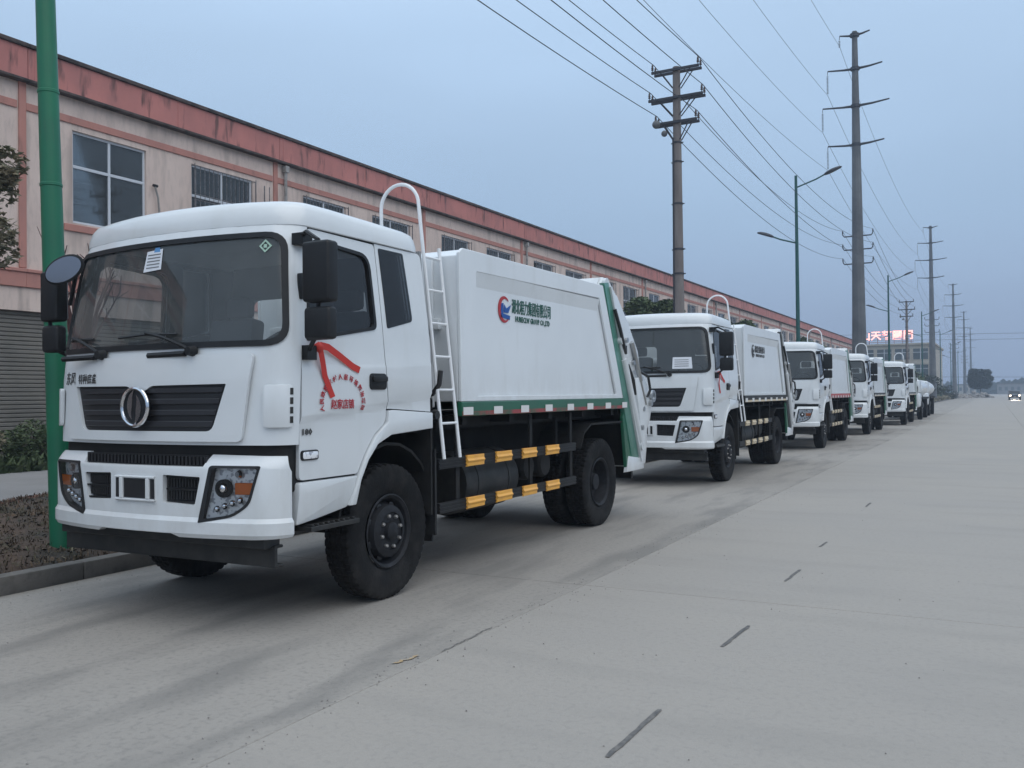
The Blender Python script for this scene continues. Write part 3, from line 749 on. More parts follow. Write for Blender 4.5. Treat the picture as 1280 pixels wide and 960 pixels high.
    # ---- black belt below the lid
    bm = plate([(-UC, 1.12), (UC, 1.12), (UC, 1.29), (-UC, 1.29)], [], -.09, -.04, fcab, cc(-UC, UC)); finish(bm, 'radiator_belt', 'frame', T)
    bm = NB(); 
    for k in range(34): x = -.60+k*.0365; box(bm, x, x+.02, .045, .075, 1.14, 1.20)
    box(bm, -.62, .62, .06, .08, 1.12, 1.21); finish(bm, 'notch_mesh', 'mesh', T, smooth=False)
    for s in (-1, 1):
        x0, x1 = sorted((s*1.02, s*1.13)); bm = NB(); box(bm, x0, x1, .28, .62, .95, 1.32); finish(bm, 'cab_bracket', 'frame', T, bevel=.02)
    # ---- bumper
    def fb(u, z, n):
        x, y, nx, ny = base_curve(u)
        if z > 1.12: y += .07*((z-1.12)/.09)**1.5
        lip = .018 if z < .76 else (.018*max(0, (.79-z)/.03))
        if z < .68: lip -= .03*(.68-z)/.05
        return Vector((x*.988+nx*(n+lip), y-.02+ny*(n+lip), z))
    hl = [(.675, 1.145), (1.055, 1.145), (.985, .885), (.86, .80), (.59, .755)]
    hp = round_poly(hl, (.02, .02, .05, .06, .015), 3)
    vt = [(.27, 1.075), (.60, 1.065), (.555, .875), (.27, .885)]
    vp = round_poly(vt, .012, 2)
    mir = lambda P: [(-x, z) for x, z in reversed(P)]
    top = [(-UC, 1.10), (-1.18, 1.205), (-.64, 1.215), (-.62, 1.135), (.62, 1.135), (.64, 1.215), (1.18, 1.205), (UC, 1.10)]
    outl = [(UC, .66), (1.0, .655), (.42, .665), (.36, .69), (-.36, .69), (-.42, .665), (-1.0, .655), (-UC, .66)]
    outl = list(reversed(outl)); outl = [(-UC, .66)]+[(-1.0, .65), (-.42, .65), (-.36, .675), (.36, .675), (.42, .65), (1.0, .65), (UC, .66)] + list(reversed(top))
    bm = plate(outl, [list(reversed(hp)), list(mir(list(reversed(hp)))), list(reversed(vp)), list(mir(list(reversed(vp))))], -.05, 0, fb, cc(-UC, UC), [.68, .70, .76, .79, 1.12, 1.15, 1.18])
    finish(bm, 'bumper', 'white', T, angle=28)
    for s in (-1, 1):
        P = hp if s > 0 else mir(hp)
        hi = round_poly([(.70, 1.128), (1.035, 1.128), (.967, .895), (.85, .815), (.625, .78)], (.02, .02, .05, .06, .015), 3)
        hi = hi if s > 0 else mir(hi)
        cs = cc(min(p[0] for p in P), max(p[0] for p in P))
        bm = plate(P, [list(reversed(hi))], -.045, .004, fb, cs); H = finish(bm, 'headlight', 'black', T)
        bm = plate(P, [], -.048, -.042, fb, cs); finish(bm, 'reflector', 'lampback', H)
        bm = plate(hi, [], -.002, -.002, fb, cs); finish(bm, 'lens', 'lens', H)
        c = fb(s*.775, .99, -.03); nrm = (fb(s*.775, .99, 0)-c).normalized()
        bm = NB(); lathe(bm, [(.045, -.01), (.062, -.01), (.062, .02), (.045, .02), (.045, .005), (.01, .005)], (0, 0, 0), 'z', 20)
        rot = nrm.to_track_quat('Z', 'Y').to_matrix()
        for v in bm.verts: v.co = rot @ v.co + c
        finish(bm, 'projector', 'rim', H)
        bm = NB(); bmesh.ops.create_uvsphere(bm, u_segments=14, v_segments=8, radius=.04)
        for v in bm.verts: v.co = c+v.co*.9
        finish(bm, 'bulb_lens', 'chrome', H)
        am = [(s*.865, .95), (s*.995, .95), (s*1.012, 1.03), (s*.865, 1.03)]
        bm = plate(am if s > 0 else list(reversed(am)), [], -.03, -.012, fb, cc(min(s*.865, s*1.01), max(s*.865, s*1.01))); finish(bm, 'indicator', 'amber', H, bevel=.004, segs=1)
        bm = NB()
        for k, (uu, zz) in enumerate(((.72, .85), (.78, .87), (.84, .89), (.90, .91))):
            c2 = fb(s*uu, zz, -.028); bmesh.ops.create_uvsphere(bm, u_segments=8, v_segments=6, radius=.024, matrix=Matrix.Translation(c2))
        c2 = fb(s*.88, 1.085, -.03); bmesh.ops.create_cone(bm, segments=10, radius1=.03, radius2=.02, depth=.02, matrix=Matrix.Translation(c2) @ Matrix.Rotation(R(90), 4, 'X'), cap_ends=True)
        finish(bm, 'small_lamps', 'chrome', H)
        # vents
        Pv = vp if s > 0 else mir(vp); a = min(p[0] for p in Pv); b = max(p[0] for p in Pv)
        bm = plate(Pv, [], -.048, -.04, fb, cc(a, b)); V = finish(bm, 'bumper_vent', 'mesh', T)
        bm = NB()
        for z0 in (.905, .99):
            for k in range(11):
                xx = s*(.30+k*.026); p = fb(xx, z0+.03, -.03); box(bm, p.x-.008, p.x+.008, p.y-.006, p.y+.006, z0, z0+.06)
        for z0 in (.88, .968, 1.055): 
            p = fb(s*.43, z0, -.03); box(bm, p.x-.155, p.x+.155, p.y-.01, p.y+.008, z0, z0+.012)
        finish(bm, 'vent_bars', 'black', V, smooth=False)
    yb = fb(0, .98, 0).y
    bm = NB(); box(bm, -.20, .20, yb-.004, yb+.01, .885, 1.06); box(bm, -.20, .2, yb-.02, yb-.004, .885, .90); box(bm, -.20, .20, yb-.02, yb-.004, 1.045, 1.06)
    for x in (-.15, .12): box(bm, x, x+.035, yb-.022, yb, .90, 1.045)
    pb = finish(bm, 'plate_bracket', 'white', T, bevel=.004, segs=1)
    bm = NB(); box(bm, -.11, .11, yb-.010, yb-.005, .905, 1.04); box(bm, -.195, -.155, yb-.010, yb-.005, .905, 1.04); box(bm, .16, .195, yb-.010, yb-.005, .905, 1.04); finish(bm, 'plate_opening', 'mesh', pb, smooth=False)
    # lower steel beam
    bm = NB(); prism(bm, [(.22, .45), (.22, .60), (.30, .60), (.30, .58), (.245, .58), (.245, .47), (.30, .47), (.30, .45)], 'x', -1.08, 1.08)
    box(bm, -1.05, 1.05, .15, .3, .58, .67); finish(bm, 'underrun_beam', 'skirt', T, bevel=.006, segs=1)
    # wipers
    for (x, d) in ((-.62, -1), (.30, -1)):
        bm = NB(); p = fcab(x+.18, 1.93, .05); q = fcab(x-.28, 2.075, .035); r_ = fcab(x+.12, 1.965, .06)
        tube(bm, [p, r_, (r_+q)/2+Vector((0, -.01, .015)), q], .012, 6); tube(bm, [fcab(x-.58, 2.05, .022), fcab(x-.28, 2.065, .022), fcab(x+.02, 2.055, .022)], .010, 5)
        bmesh.ops.create_cone(bm, segments=12, radius1=.04, radius2=.03, depth=.06, matrix=Matrix.Translation(p) @ Matrix.Rotation(R(90), 4, 'X'), cap_ends=True)
        tube(bm, [p+Vector((-.42, -.0, -.02)), p+Vector((-.05, 0, -.015))], .022, 6)
        finish(bm, 'wiper', 'black', T)
    # ---- mirrors
    for s in (1, -1):
        bm = NB()
        A = Vector((s*1.12, .44, 2.72)); B = Vector((s*1.40, .30, 2.66)); C_ = Vector((s*1.21, .42, 1.92)); D_ = Vector((s*1.37, .31, 2.02))
        tube(bm, [A, (A+B)/2+Vector((0, -.02, .04)), B, Vector((s*1.41, .30, 2.3)), D_, C_], .017, 7)
        box(bm, *sorted((s*1.18, s*1.24)), .38, .47, 1.86, 1.96); box(bm, *sorted((s*1.10, s*1.2)), .38, .48, 2.66, 2.74)
        mr = finish(bm, 'mirror_arm', 'black', T, bevel=.0)
        x0, x1 = sorted((s*1.30, s*1.535)) if s > 0 else (-1.45, -1.24); bm = NB(); box(bm, x0, x1, .24, .36, 2.235, 2.645)
        finish(bm, 'mirror_housing', 'black', mr, bevel=.03, segs=3)
        bm = NB(); box(bm, x0+.02, x1-.02, .358, .364, 2.26, 2.62); finish(bm, 'mirror_glass', 'mirror', mr)
        bm = NB(); box(bm, x0+.005, x1-.005, .25, .35, 1.985, 2.205); finish(bm, 'wide_angle_housing', 'black', mr, bevel=.03, segs=3)
    # oval front mirror on the far corner
    bm = NB(); c = Vector((-1.02, .16, 2.62)); nr = Vector((.35, -.80, -.06)).normalized(); q = nr.to_track_quat('Z', 'Y').to_matrix()
    bmesh.ops.create_uvsphere(bm, u_segments=24, v_segments=12, radius=1)
    for v in bm.verts:
        v.co = c + q @ Matrix.Rotation(R(24), 3, 'Z') @ Vector((v.co.x*.175, v.co.y*.105, v.co.z*.045 if v.co.z < 0 else v.co.z*.012))
    om = finish(bm, 'front_mirror', 'black', T)
    bm = NB(); bmesh.ops.create_circle(bm, segments=24, radius=1, cap_ends=True)
    for v in bm.verts: v.co = c + nr*.014 + q @ Matrix.Rotation(R(24), 3, 'Z') @ Vector((v.co.x*.155, v.co.y*.088, 0))
    finish(bm, 'front_mirror_glass', 'mirror', om)
    bm = NB(); tube(bm, [c-nr*.03+Vector((.1, .03, 0)), Vector((-1.09, .30, 2.70))], .016, 6); tube(bm, [c-nr*.03+Vector((.08, .03, -.03)), Vector((-1.12, .28, 2.36))], .016, 6); finish(bm, 'front_mirror_arm', 'black', om)
    # ---- chassis
    bm = NB()
    for s in (-1, 1):
        x0, x1 = sorted((s*.36, s*.44)); box(bm, x0, x1, .2, 7.2, .80, 1.08)
    for y in (.5, 2.3, 3.4, 4.6, 6.5, 7.0): box(bm, -.42, .42, y, y+.08, .84, 1.04)
    finish(bm, 'chassis_frame', 'frame', T)
    bm = NB(); box(bm, -.55, .55, .3, 1.9, .66, 1.30); box(bm, -.3, .3, 1.9, 2.4, .62, 1.1); finish(bm, 'engine', 'frame', T, bevel=.05)
    bm = NB(); box(bm, -.95, .95, 2.03, 2.40, 1.05, 1.60); box(bm, .3, .95, 2.08, 2.36, 1.6, 2.2); finish(bm, 'air_intake', 'frame', T, bevel=.04)
    bm = NB(); tube(bm, [(-.95, 1.56, .53), (.95, 1.56, .53)], .07, 10); tube(bm, [(-.9, 5.95, .53), (.9, 5.95, .53)], .10, 10)
    bmesh.ops.create_uvsphere(bm, u_segments=16, v_segments=10, radius=.24, matrix=Matrix.Translation((0, 5.95, .55))); tube(bm, [(0, 2.4, .8), (0, 5.8, .58)], .05, 8)
    for s in (-1, 1):
        for y in (1.56, 5.95): box(bm, s*.5-.04, s*.5+.04, y-.6, y+.6, .66, .72)
    finish(bm, 'axles', 'frame', T)
    bm = NB(); lathe(bm, [(.29, 2.75), (.30, 2.78), (.30, 3.75), (.29, 3.78)], (.78, 0, .78), 'y', 28)
    for y in (2.95, 3.55): lathe(bm, [(.303, y), (.306, y), (.306, y+.05), (.303, y+.05)], (.78, 0, .78), 'y', 28)
    finish(bm, 'fuel_tank', 'skirt', T)
    bm = NB()
    box(bm, -1.05, -.55, 2.6, 3.5, .55, 1.0); finish(bm, 'battery_box', 'frame', T)
    for y, x in ((4.05, .8), (4.45, .8)):
        bm = NB(); lathe(bm, [(.12, x-.25), (.14, x-.22), (.14, x+.22), (.12, x+.25)], (0, y, .85), 'x', 16); finish(bm, 'air_tank', 'frame', T)
    for s in (-1, 1):
        # front wheel arch liner + mudflap
        bm = NB(); P = []
        for i in range(13):
            a = R(172-i*190/12); P.append((1.50+.66*math.cos(a), .56+.68*math.sin(a)))
        Q = [(1.50+(p[0]-1.50)*.965, .56+(p[1]-.56)*.965) for p in reversed(P)]
        prism(bm, P+Q, 'x', *sorted((s*.60, s*1.10))); finish(bm, 'wheel_arch', 'frame', T)
        bm = NB(); box(bm, *sorted((s*.72, s*1.17)), 2.06, 2.085, .42, 1.15); finish(bm, 'mud_flap', 'black', T)
        bm = NB(); box(bm, *sorted((s*.56, s*1.17)), 2.0, 2.02, .6, 1.33); box(bm, *sorted((s*.54, s*.56)), .9, 2.0, .6, 1.33); finish(bm, 'arch_back', 'frame', T)
        # rear mudguard
        bm = NB(); P = [(5.15, 1.0), (5.25, 1.17), (5.45, 1.26), (6.45, 1.26), (6.65, 1.17)]
        prism(bm, P+[(p[0], p[1]-.02) for p in reversed(P)], 'x', *sorted((s*.60, s*1.17))); box(bm, *sorted((s*.9, s*.94)), 4.95, 5.0, .9, 1.35); finish(bm, 'rear_mudguard', 'frame', T)
        # side guards
        for z0, z1 in ((.97, 1.06), (.59, .68)):
            bm = NB(); box(bm, *sorted((s*1.14, s*1.175)), 2.12, 4.98, z0, z1)
            for k in range(3): box(bm, *sorted((s*1.17, s*1.182)), 2.12, 4.98, z0+.008+k*.03, z0+.02+k*.03)
            g_ = finish(bm, 'side_guard', 'black', T, smooth=False)
            for k in range(4):
                y = 2.56+k*.545; L_ = .31
                bm = NB(); prism(bm, [(1.178*s, z0-.004), (1.192*s, z0-.004), (1.192*s, z0+.025), (1.205*s, z0+.045), (1.192*s, z0+.065), (1.192*s, z1+.004), (1.178*s, z1+.004)], 'y', y, y+L_)
                finish(bm, 'reflective_block', 'yellow', g_, bevel=.003, segs=1)
        for y in (2.45, 3.9, 4.9):
            bm = NB(); box(bm, *sorted((s*1.12, s*1.14)), y, y+.06, .59, 1.4); finish(bm, 'guard_post', 'frame', T)
    # ---- wheels
    def tyre_mesh(w_):
        bm = NB(); h = w_/2
        K_ = 1.045
        prof = [(.285, -h*.72), (.31, -h*.92), (.40, -h*1.02), (.465, -h*1.0), (.492, -h*.93), (.508, -h*.82), (.510, -h*.50), (.510, -h*.46), (.496, -h*.44), (.496, -h*.38), (.512, -h*.36), (.512, -h*.06), (.498, -h*.04), (.498, h*.04), (.512, h*.06), (.512, h*.36), (.496, h*.38), (.496, h*.44), (.510, h*.46), (.510, h*.50), (.508, h*.82), (.492, h*.93), (.465, h*1.0), (.40, h*1.02), (.31, h*.92), (.285, h*.72)]
        lug = {3: .005, 4: .011, 5: .014, 6: .014, 19: .014, 20: .014, 21: .011, 22: .005}
        mid = {7, 18, 10, 11, 14, 15}
        def mod(j, i):
            if j in lug: return -lug[j] if i % 4 in (0, ) else 0
            if j in mid: return -.010 if i % 4 == 2 else 0
            return 0
        lathe(bm, [(r_*K_ if r_ > .3 else r_, a_) for r_, a_ in prof], (0, 0, 0), 'x', 200, close=False, mod=mod)
        # drop the end caps
        for f in [f for f in bm.faces if len(f.verts) > 10]: bm.faces.remove(f)
        return bm
    def front_rim():
        bm = NB(); n = 32
        lathe(bm, [(.288, .10), (.296, .112), (.285, .118), (.262, .10), (.25, .06), (.235, .03), (.225, .04), (.205, .115), (.165, .135), (.15, .135), (.15, .12), (.075, .12), (.07, .15), (.05, .16), (.0001, .16)], (0, 0, 0), 'x', n)
        for f in [f for f in bm.faces if len(f.verts) > 10]: bm.faces.remove(f)
        return bm
    def nuts(r_, x, k=8, s=.016):
        bm = NB()
        for i in range(k):
            a = 2*PI*(i+.3)/k; lathe(bm, [(s, x), (s, x+.018), (s*.7, x+.026)], (0, math.cos(a)*r_, math.sin(a)*r_), 'x', 6)
        return bm
    def holes(r_, x, k=8):
        out = []
        for i in range(k):
            bm = NB(); out.append(bm)
            a = 2*PI*(i+.5)/k; c = Vector((x, math.cos(a)*r_, math.sin(a)*r_)); P = []
            bmesh.ops.create_uvsphere(bm, u_segments=10, v_segments=6, radius=1, matrix=Matrix.Translation(c) @ Matrix.Rotation(a, 4, 'X') @ Matrix.Diagonal((.006, .020, .032, 1)))
        return out
    def rear_rim():
        bm = NB()
        lathe(bm, [(.288, .10), (.297, .115), (.285, .12), (.262, .10), (.25, .02), (.24, -.04), (.20, -.055), (.12, -.05), (.11, .0), (.095, .06), (.0001, .065)], (0, 0, 0), 'x', 32)
        for f in [f for f in bm.faces if len(f.verts) > 10]: bm.faces.remove(f)
        return bm
    def place_wheel(first, loc, s, rotx):
        o = first if first.get('used') is None else copy_tree(first, T)
        first['used'] = 1
        if 'used' in o.keys() and o is not first: pass
        o.location = loc; o.scale = (s, 1, 1); o.rotation_euler = (rotx, 0, 0)
        return o
    wf = finish(tyre_mesh(.25), 'front_wheel', 'tyre', T, angle=30)
    finish(front_rim(), 'rim', 'rim', wf); finish(nuts(.125, .12), 'wheel_nuts', 'nut', wf); [finish(h_, 'rim_hole', 'mesh', wf) for h_ in holes(.217, .075)]
    w2 = copy_tree(wf, T); w2.location = (-1.01, 1.47, .533); w2.scale = (-1, 1, 1)
    wf.location = (1.005, 1.47, .533); wf.rotation_euler = (0, 0, R(0))
    wr = finish(tyre_mesh(.255), 'rear_wheel', 'tyre', T, angle=30)
    finish(rear_rim(), 'rim', 'rim', wr); finish(nuts(.16, -.055), 'wheel_nuts', 'nut', wr)
    k = 0
    for x, s in ((.99, 1), (.68, 1), (-.99, -1), (-.68, -1)):
        o = wr if k == 0 else copy_tree(wr, T); k += 1
        o.location = (x, 5.86, .533); o.scale = (s, 1, 1); o.rotation_euler = (k*.7, 0, 0)
    # ---- body box
    X = 1.20
    def side_poly(): return [(2.45, 1.55), (2.43, 2.90), (5.80, 2.93), (6.44, 1.55)]
    bm = NB(); prism(bm, [(2.46, 1.55), (2.46, 2.86), (2.60, 2.93), (5.78, 2.93), (6.42, 1.55)], 'x', -X+.035, X-.035)
    finish(bm, 'refuse_body', 'boxwhite', T, bevel=.010, smooth=False)
    for s in (-1, 1):
        inner = round_poly([(2.74, 1.60), (2.74, 2.74), (5.67, 2.76), (6.20, 1.60)], .02, 2)
        bm = plate([(2.46, 1.55), (2.44, 2.88), (2.50, 2.925), (5.79, 2.925), (6.43, 1.55)], [list(reversed(inner))], -.03, 0, lambda y, z, n: Vector((s*(X+n), y, z)))
        bmesh.ops.remove_doubles(bm, verts=bm.verts, dist=1e-5)
        finish(bm, 'side_frame', 'boxwhite', T, bevel=.005, segs=1, smooth=False)
        # sloped reveal under the upper frame edge
        bm = NB(); prism(bm, [(s*(X-.036), 2.60), (s*(X-.036), 2.745), (s*(X-.004), 2.745)], 'y', 2.745, 5.68); finish(bm, 'frame_chamfer', 'boxwhite', T, smooth=False)
        # green sill with reflective tape
        bm = NB(); box(bm, *sorted((s*(X-.05), s*(X+.006))), 2.46, 6.46, 1.42, 1.548); sill = finish(bm, 'body_sill', 'green', T, bevel=.006, segs=1)
        bm = NB(); box(bm, *sorted((s*(X+.007), s*(X+.010))), 2.46, 6.46, 1.424, 1.462); tp = finish(bm, 'red_tape', 'redtape', sill, smooth=False)
        for k in range(8):
            y = 2.47+k*.555; bm = NB(); box(bm, *sorted((s*(X+.011), s*(X+.014))), y, y+.17, 1.43, 1.50); finish(bm, 'white_tape', 'whitetape', sill, smooth=False)
    bm = NB()
    for s in (-1, 1): box(bm, *sorted((s*.5, s*.9)), 2.5, 6.4, 1.30, 1.42)
    for y in (2.6, 3.5, 4.4, 5.3, 6.2): box(bm, -1.12, 1.12, y, y+.08, 1.34, 1.42)
    box(bm, -.44, .44, 2.5, 6.4, 1.08, 1.35); finish(bm, 'subframe', 'frame', T)
    # front ribs of the body
    bm = NB()
    for s in (-1, 1): box(bm, *sorted((s*.80, s*.92)), 2.42, 2.46, 1.5, 2.86)
    box(bm, -1.0, 1.0, 2.40, 2.46, 2.2, 2.3); finish(bm, 'front_rib', 'boxwhite', T, bevel=.01)
    # ---- tailgate hopper
    hop = [(5.84, 2.93), (5.95, 3.05), (6.12, 3.04), (6.36, 2.88), (6.74, 2.58), (7.14, 2.18), (7.22, 1.98), (7.24, 1.74), (7.38, 1.60), (7.42, 1.35), (7.34, 1.02), (7.28, .64), (6.90, .64), (6.56, 1.50)]
    bm = NB(); prism(bm, hop, 'x', -1.14, 1.14); finish(bm, 'tailgate_hopper', 'white', T, bevel=.012, smooth=False)
    bm = NB(); prism(bm, [(6.40, 1.42), (6.54, 1.42), (6.88, .66), (6.80, .66)], 'x', -1.12, 1.12); finish(bm, 'hopper_front_plate', 'frame', T)
    for s in (-1, 1):
        x0, x1 = sorted((s*1.14, s*1.20))
        bm = NB(); prism(bm, [(5.83, 2.96), (5.97, 2.98), (7.02, .66), (6.86, .62), (6.78, .62)], 'x', x0, x1); finish(bm, 'tailgate_post', 'postgreen', T, bevel=.008)
        bm = NB(); prism(bm, [(6.50, 1.42), (6.60, 1.35), (6.92, .90), (7.0, .66), (6.55, .66), (6.44, 1.30)], 'x', x0+.012*s if s > 0 else x0, x1-.012 if s > 0 else x1+.012); finish(bm, 'lower_cheek', 'green', T, bevel=.006)
        bm = NB(); prism(bm, [(6.53, .60), (7.15, .60), (7.14, .74), (6.60, .80)], 'x', *sorted((s*1.16, s*1.205))); finish(bm, 'cheek_foot', 'white', T, bevel=.008)
        # outer reinforcing plate, arms and rams
        bm = NB(); prism(bm, [(6.05, 2.95), (6.35, 2.85), (6.72, 2.54), (7.08, 2.18), (7.16, 1.95), (6.66, 1.86), (6.42, 2.2)], 'x', *sorted((s*1.14, s*1.165))); finish(bm, 'hopper_shoulder', 'white', T, bevel=.012)
        bm = NB(); tube(bm, [(s*1.21, 6.42, 2.05), (s*1.21, 7.02, .92)], .05, 12); tube(bm, [(s*1.21, 6.30, 2.28), (s*1.21, 6.42, 2.05)], .028, 10)
        tube(bm, [(s*1.15, 7.02, .92), (s*1.25, 7.02, .92)], .07, 12); tube(bm, [(s*1.15, 6.30, 2.28), (s*1.25, 6.30, 2.28)], .05, 12); ram = finish(bm, 'tipping_ram', 'white', T)
        bm = NB(); prism(bm, [(6.90, 1.80), (7.20, 1.86), (7.46, 1.66), (7.54, 1.42), (7.46, 1.24), (7.34, 1.12), (7.32, .90), (7.26, .66), (7.12, .66), (7.10, 1.1), (7.02, 1.45)], 'x', *sorted((s*1.14, s*1.19))); finish(bm, 'bin_lift_arm', 'white', T, bevel=.012)
        bm = NB(); lathe(bm, [(.05, 0), (.085, .0), (.085, .03), (.05, .03)], (s*1.20, 7.52, 1.57), 'x', 18, close=True); finish(bm, 'lift_ring', 'steel', T)
        bm = NB(); tube(bm, [(s*1.14, 7.44, 1.48), (s*1.23, 7.44, 1.48)], .045, 10); finish(bm, 'lift_pivot', 'steel', T)
        bm = NB(); tube(bm, [(s*1.14, 7.08, 1.15), (s*1.23, 7.08, 1.15)], .035, 10); finish(bm, 'lift_pivot', 'steel', T)
        bm = NB(); tube(bm, [(s*1.22, 6.12, 2.66), (s*1.25, 6.22, 2.42), (s*1.25, 6.36, 2.18), (s*1.22, 6.48, 2.13), (s*1.21, 6.50, 2.22)], .022, 6); finish(bm, 'hydraulic_hose', 'hose', T)
        bm = NB(); tube(bm, [(s*1.22, 6.55, 1.98), (s*1.25, 6.66, 1.78), (s*1.22, 6.80, 1.60)], .024, 6); finish(bm, 'hydraulic_hose', 'hose', T)
        bm = NB(); tube(bm, [(s*1.20, 7.05, 1.90), (s*1.24, 7.26, 1.84), (s*1.24, 7.34, 1.66), (s*1.22, 7.28, 1.56)], .02, 6); finish(bm, 'hydraulic_hose', 'hose', T)
        bm = NB(); prism(bm, [(5.99, 2.93), (6.03, 2.93), (7.06, .74), (7.03, .70)], 'x', *sorted((s*1.14, s*1.225))); finish(bm, 'post_flange', 'white', T, bevel=.004, segs=1)
        for (yy, zz) in ((6.62, 2.30), (6.86, 2.02), (7.22, 1.40)):
            bm = NB(); tube(bm, [(s*1.13, yy, zz), (s*1.20, yy, zz)], .035, 10); finish(bm, 'pivot_pin', 'steel', T)
        bm = NB(); tube(bm, [(s*1.19, 6.78, 2.28), (s*1.19, 7.10, 1.78)], .032, 10); tube(bm, [(s*1.19, 7.06, 1.84), (s*1.19, 7.30, 1.46)], .018, 8); finish(bm, 'bin_lift_ram', 'steel', T)
        bm = NB(); tube(bm, [(s*1.0, 5.98, 2.97), (s*1.18, 5.98, 2.97)], .07, 12); prism(bm, [(5.80, 2.90), (5.90, 3.04), (6.06, 3.04), (6.14, 2.90)], 'x', *sorted((s*1.04, s*1.10))); finish(bm, 'tailgate_hinge', 'white', T, bevel=.0)
        bm = NB(); box(bm, *sorted((s*.7, s*1.1)), 6.95, 7.0, .48, .64); finish(bm, 'rear_mud_flap', 'black', T)
    # ---- ladder with hoop
    bm = NB()
    def lp(y, z): return Vector((1.215-.20*(z-1.05)/1.85, y, z))
    tube(bm, [lp(2.14, 1.06), lp(2.14, 2.9), lp(2.14, 3.27)] + [Vector((.775+.20*math.cos(a), 2.14, 3.27+.20*math.sin(a))) for a in [R(12*i) for i in range(1, 16)]] + [Vector((.575, 2.14, 3.15)), Vector((.575, 2.18, 2.85)), Vector((.575, 2.44, 2.80))], .016, 8)
    tube(bm, [lp(2.40, 1.06), lp(2.40, 2.92)], .016, 8)
    lad = finish(bm, 'ladder', 'platew', T)
    for k in range(6):
        z = 1.365+k*.290; bm = NB(); tube(bm, [lp(2.14, z), lp(2.40, z)], .012, 6); finish(bm, 'rung', 'platew', lad)
    bm = NB(); pts = [Vector((1.0, 2.12, 1.60)), Vector((1.1, 2.14, 1.62)), Vector((1.17, 2.14, 1.70)), Vector((1.18, 2.15, 1.82))]; tube(bm, pts, .022, 7); tube(bm, [(1.12, 2.08, 1.44), (1.19, 2.08, 1.44)], .04, 8); finish(bm, 'intake_pipe', 'hose', T)
    return T

T1 = build_truck()

def lettering(parent, s, size, material, loc, face='side', tilt=0, bold=0, name='lettering', rot=0, sx=1, sz=1):
    o = text_mesh(name, s, size, material, parent, thick=.0015, bold=bold)
    if face == 'side':   # on the +x side, read with +y to the right
        o.matrix_local = Matrix.Translation(loc) @ Matrix(((0, 0, 1, 0), (1, 0, 0, 0), (0, 1, 0, 0), (0, 0, 0, 1))) @ Matrix.Rotation(rot, 4, 'Z') @ Matrix.Diagonal((sx, sz, 1, 1))
    else:                # on the front, read along +x seen from -y
        o.matrix_local = Matrix.Translation(loc) @ Matrix.Rotation(R(90), 4, 'X') @ Matrix.Rotation(rot, 4, 'Z') @ Matrix.Diagonal((sx, sz, 1, 1))
    return o
def wrap_text(parent, s, size, material, u0, v0, fn, n=.003, bold=0, sx=1, sz=1, rot=0, name='lettering'):
    n += .004
    o = text_mesh(name, s, size, material, parent, thick=.0008, bold=bold)
    ca, sa = math.cos(rot), math.sin(rot)
    for v in o.data.vertices:
        a, b, c = v.co.x*sx, v.co.y*sz, v.co.z
        v.co = fn(u0+a*ca-b*sa, v0+a*sa+b*ca, n+c)
    o.data.update(); return o
FR = fside(1)

def body_logo(T, red, blue, green, big=True):
    x = 1.169
    bm = NB(); c = (3.325, 2.44)
    P = [(c[0]+.125*math.cos(a), c[1]+.13*math.sin(a)) for a in [R(50+i*260/20) for i in range(21)]]
    Q = [(c[0]+.022+.098*math.cos(a), c[1]+.105*math.sin(a)) for a in [R(310-i*260/20) for i in range(21)]]
    prism(bm, P+Q, 'x', x, x+.003); finish(bm, 'logo_ring', red, T, smooth=False)
    bm = NB(); prism(bm, [(c[0]-.06, 2.50), (c[0]-.015, 2.50), (c[0]-.02, 2.40), (c[0]+.12, 2.385), (c[0]+.11, 2.345), (c[0]-.075, 2.36)], 'x', x, x+.003)
    prism(bm, [(c[0], 2.49), (c[0]+.045, 2.45), (c[0]+.07, 2.465), (c[0]+.14, 2.495), (c[0]+.08, 2.41), (c[0]-.01, 2.41)], 'x', x+.001, x+.004); finish(bm, 'logo_letters', blue, T, smooth=False)
    lettering(T, '湖北程力集团有限公司', .118, green, (x+.002, 3.93, 2.475), bold=.0015, sx=.76, sz=1.3)
    lettering(T, 'HUBEICLW GROUP CO.,LTD', .078, green, (x+.002, 3.95, 2.36), bold=.0015, sx=.80)

def ribbon(T, lens=1.0):
    bm = NB()
    def strip(pts, w_, dz):
        A = []; B = []
        for p in pts:
            A.append(bm.verts.new((p[0], p[1]-w_*dz[0], p[2]-w_*dz[1]))); B.append(bm.verts.new((p[0]+.004, p[1]+w_*dz[0], p[2]+w_*dz[1])))
        for i in range(len(pts)-1): bm.faces.new((A[i], A[i+1], B[i+1], B[i]))
    strip([(1.235, .50, 1.965), (1.215, .62, 1.955), (1.202, .76, 1.90), (1.198, .92, 1.825), (1.198, 1.0, 1.80)], .026, (.35, .9))
    strip([(1.235, .51, 1.94), (1.215, .56, 1.85), (1.200, .60, 1.75), (1.196, .69, 1.60)], .026, (.95, .3))
    bmesh.ops.create_icosphere(bm, subdivisions=1, radius=.04, matrix=Matrix.Translation((1.232, .50, 1.95)))
    o = finish(bm, 'red_ribbon', 'ribbon', None, angle=60); o.parent = T; return o

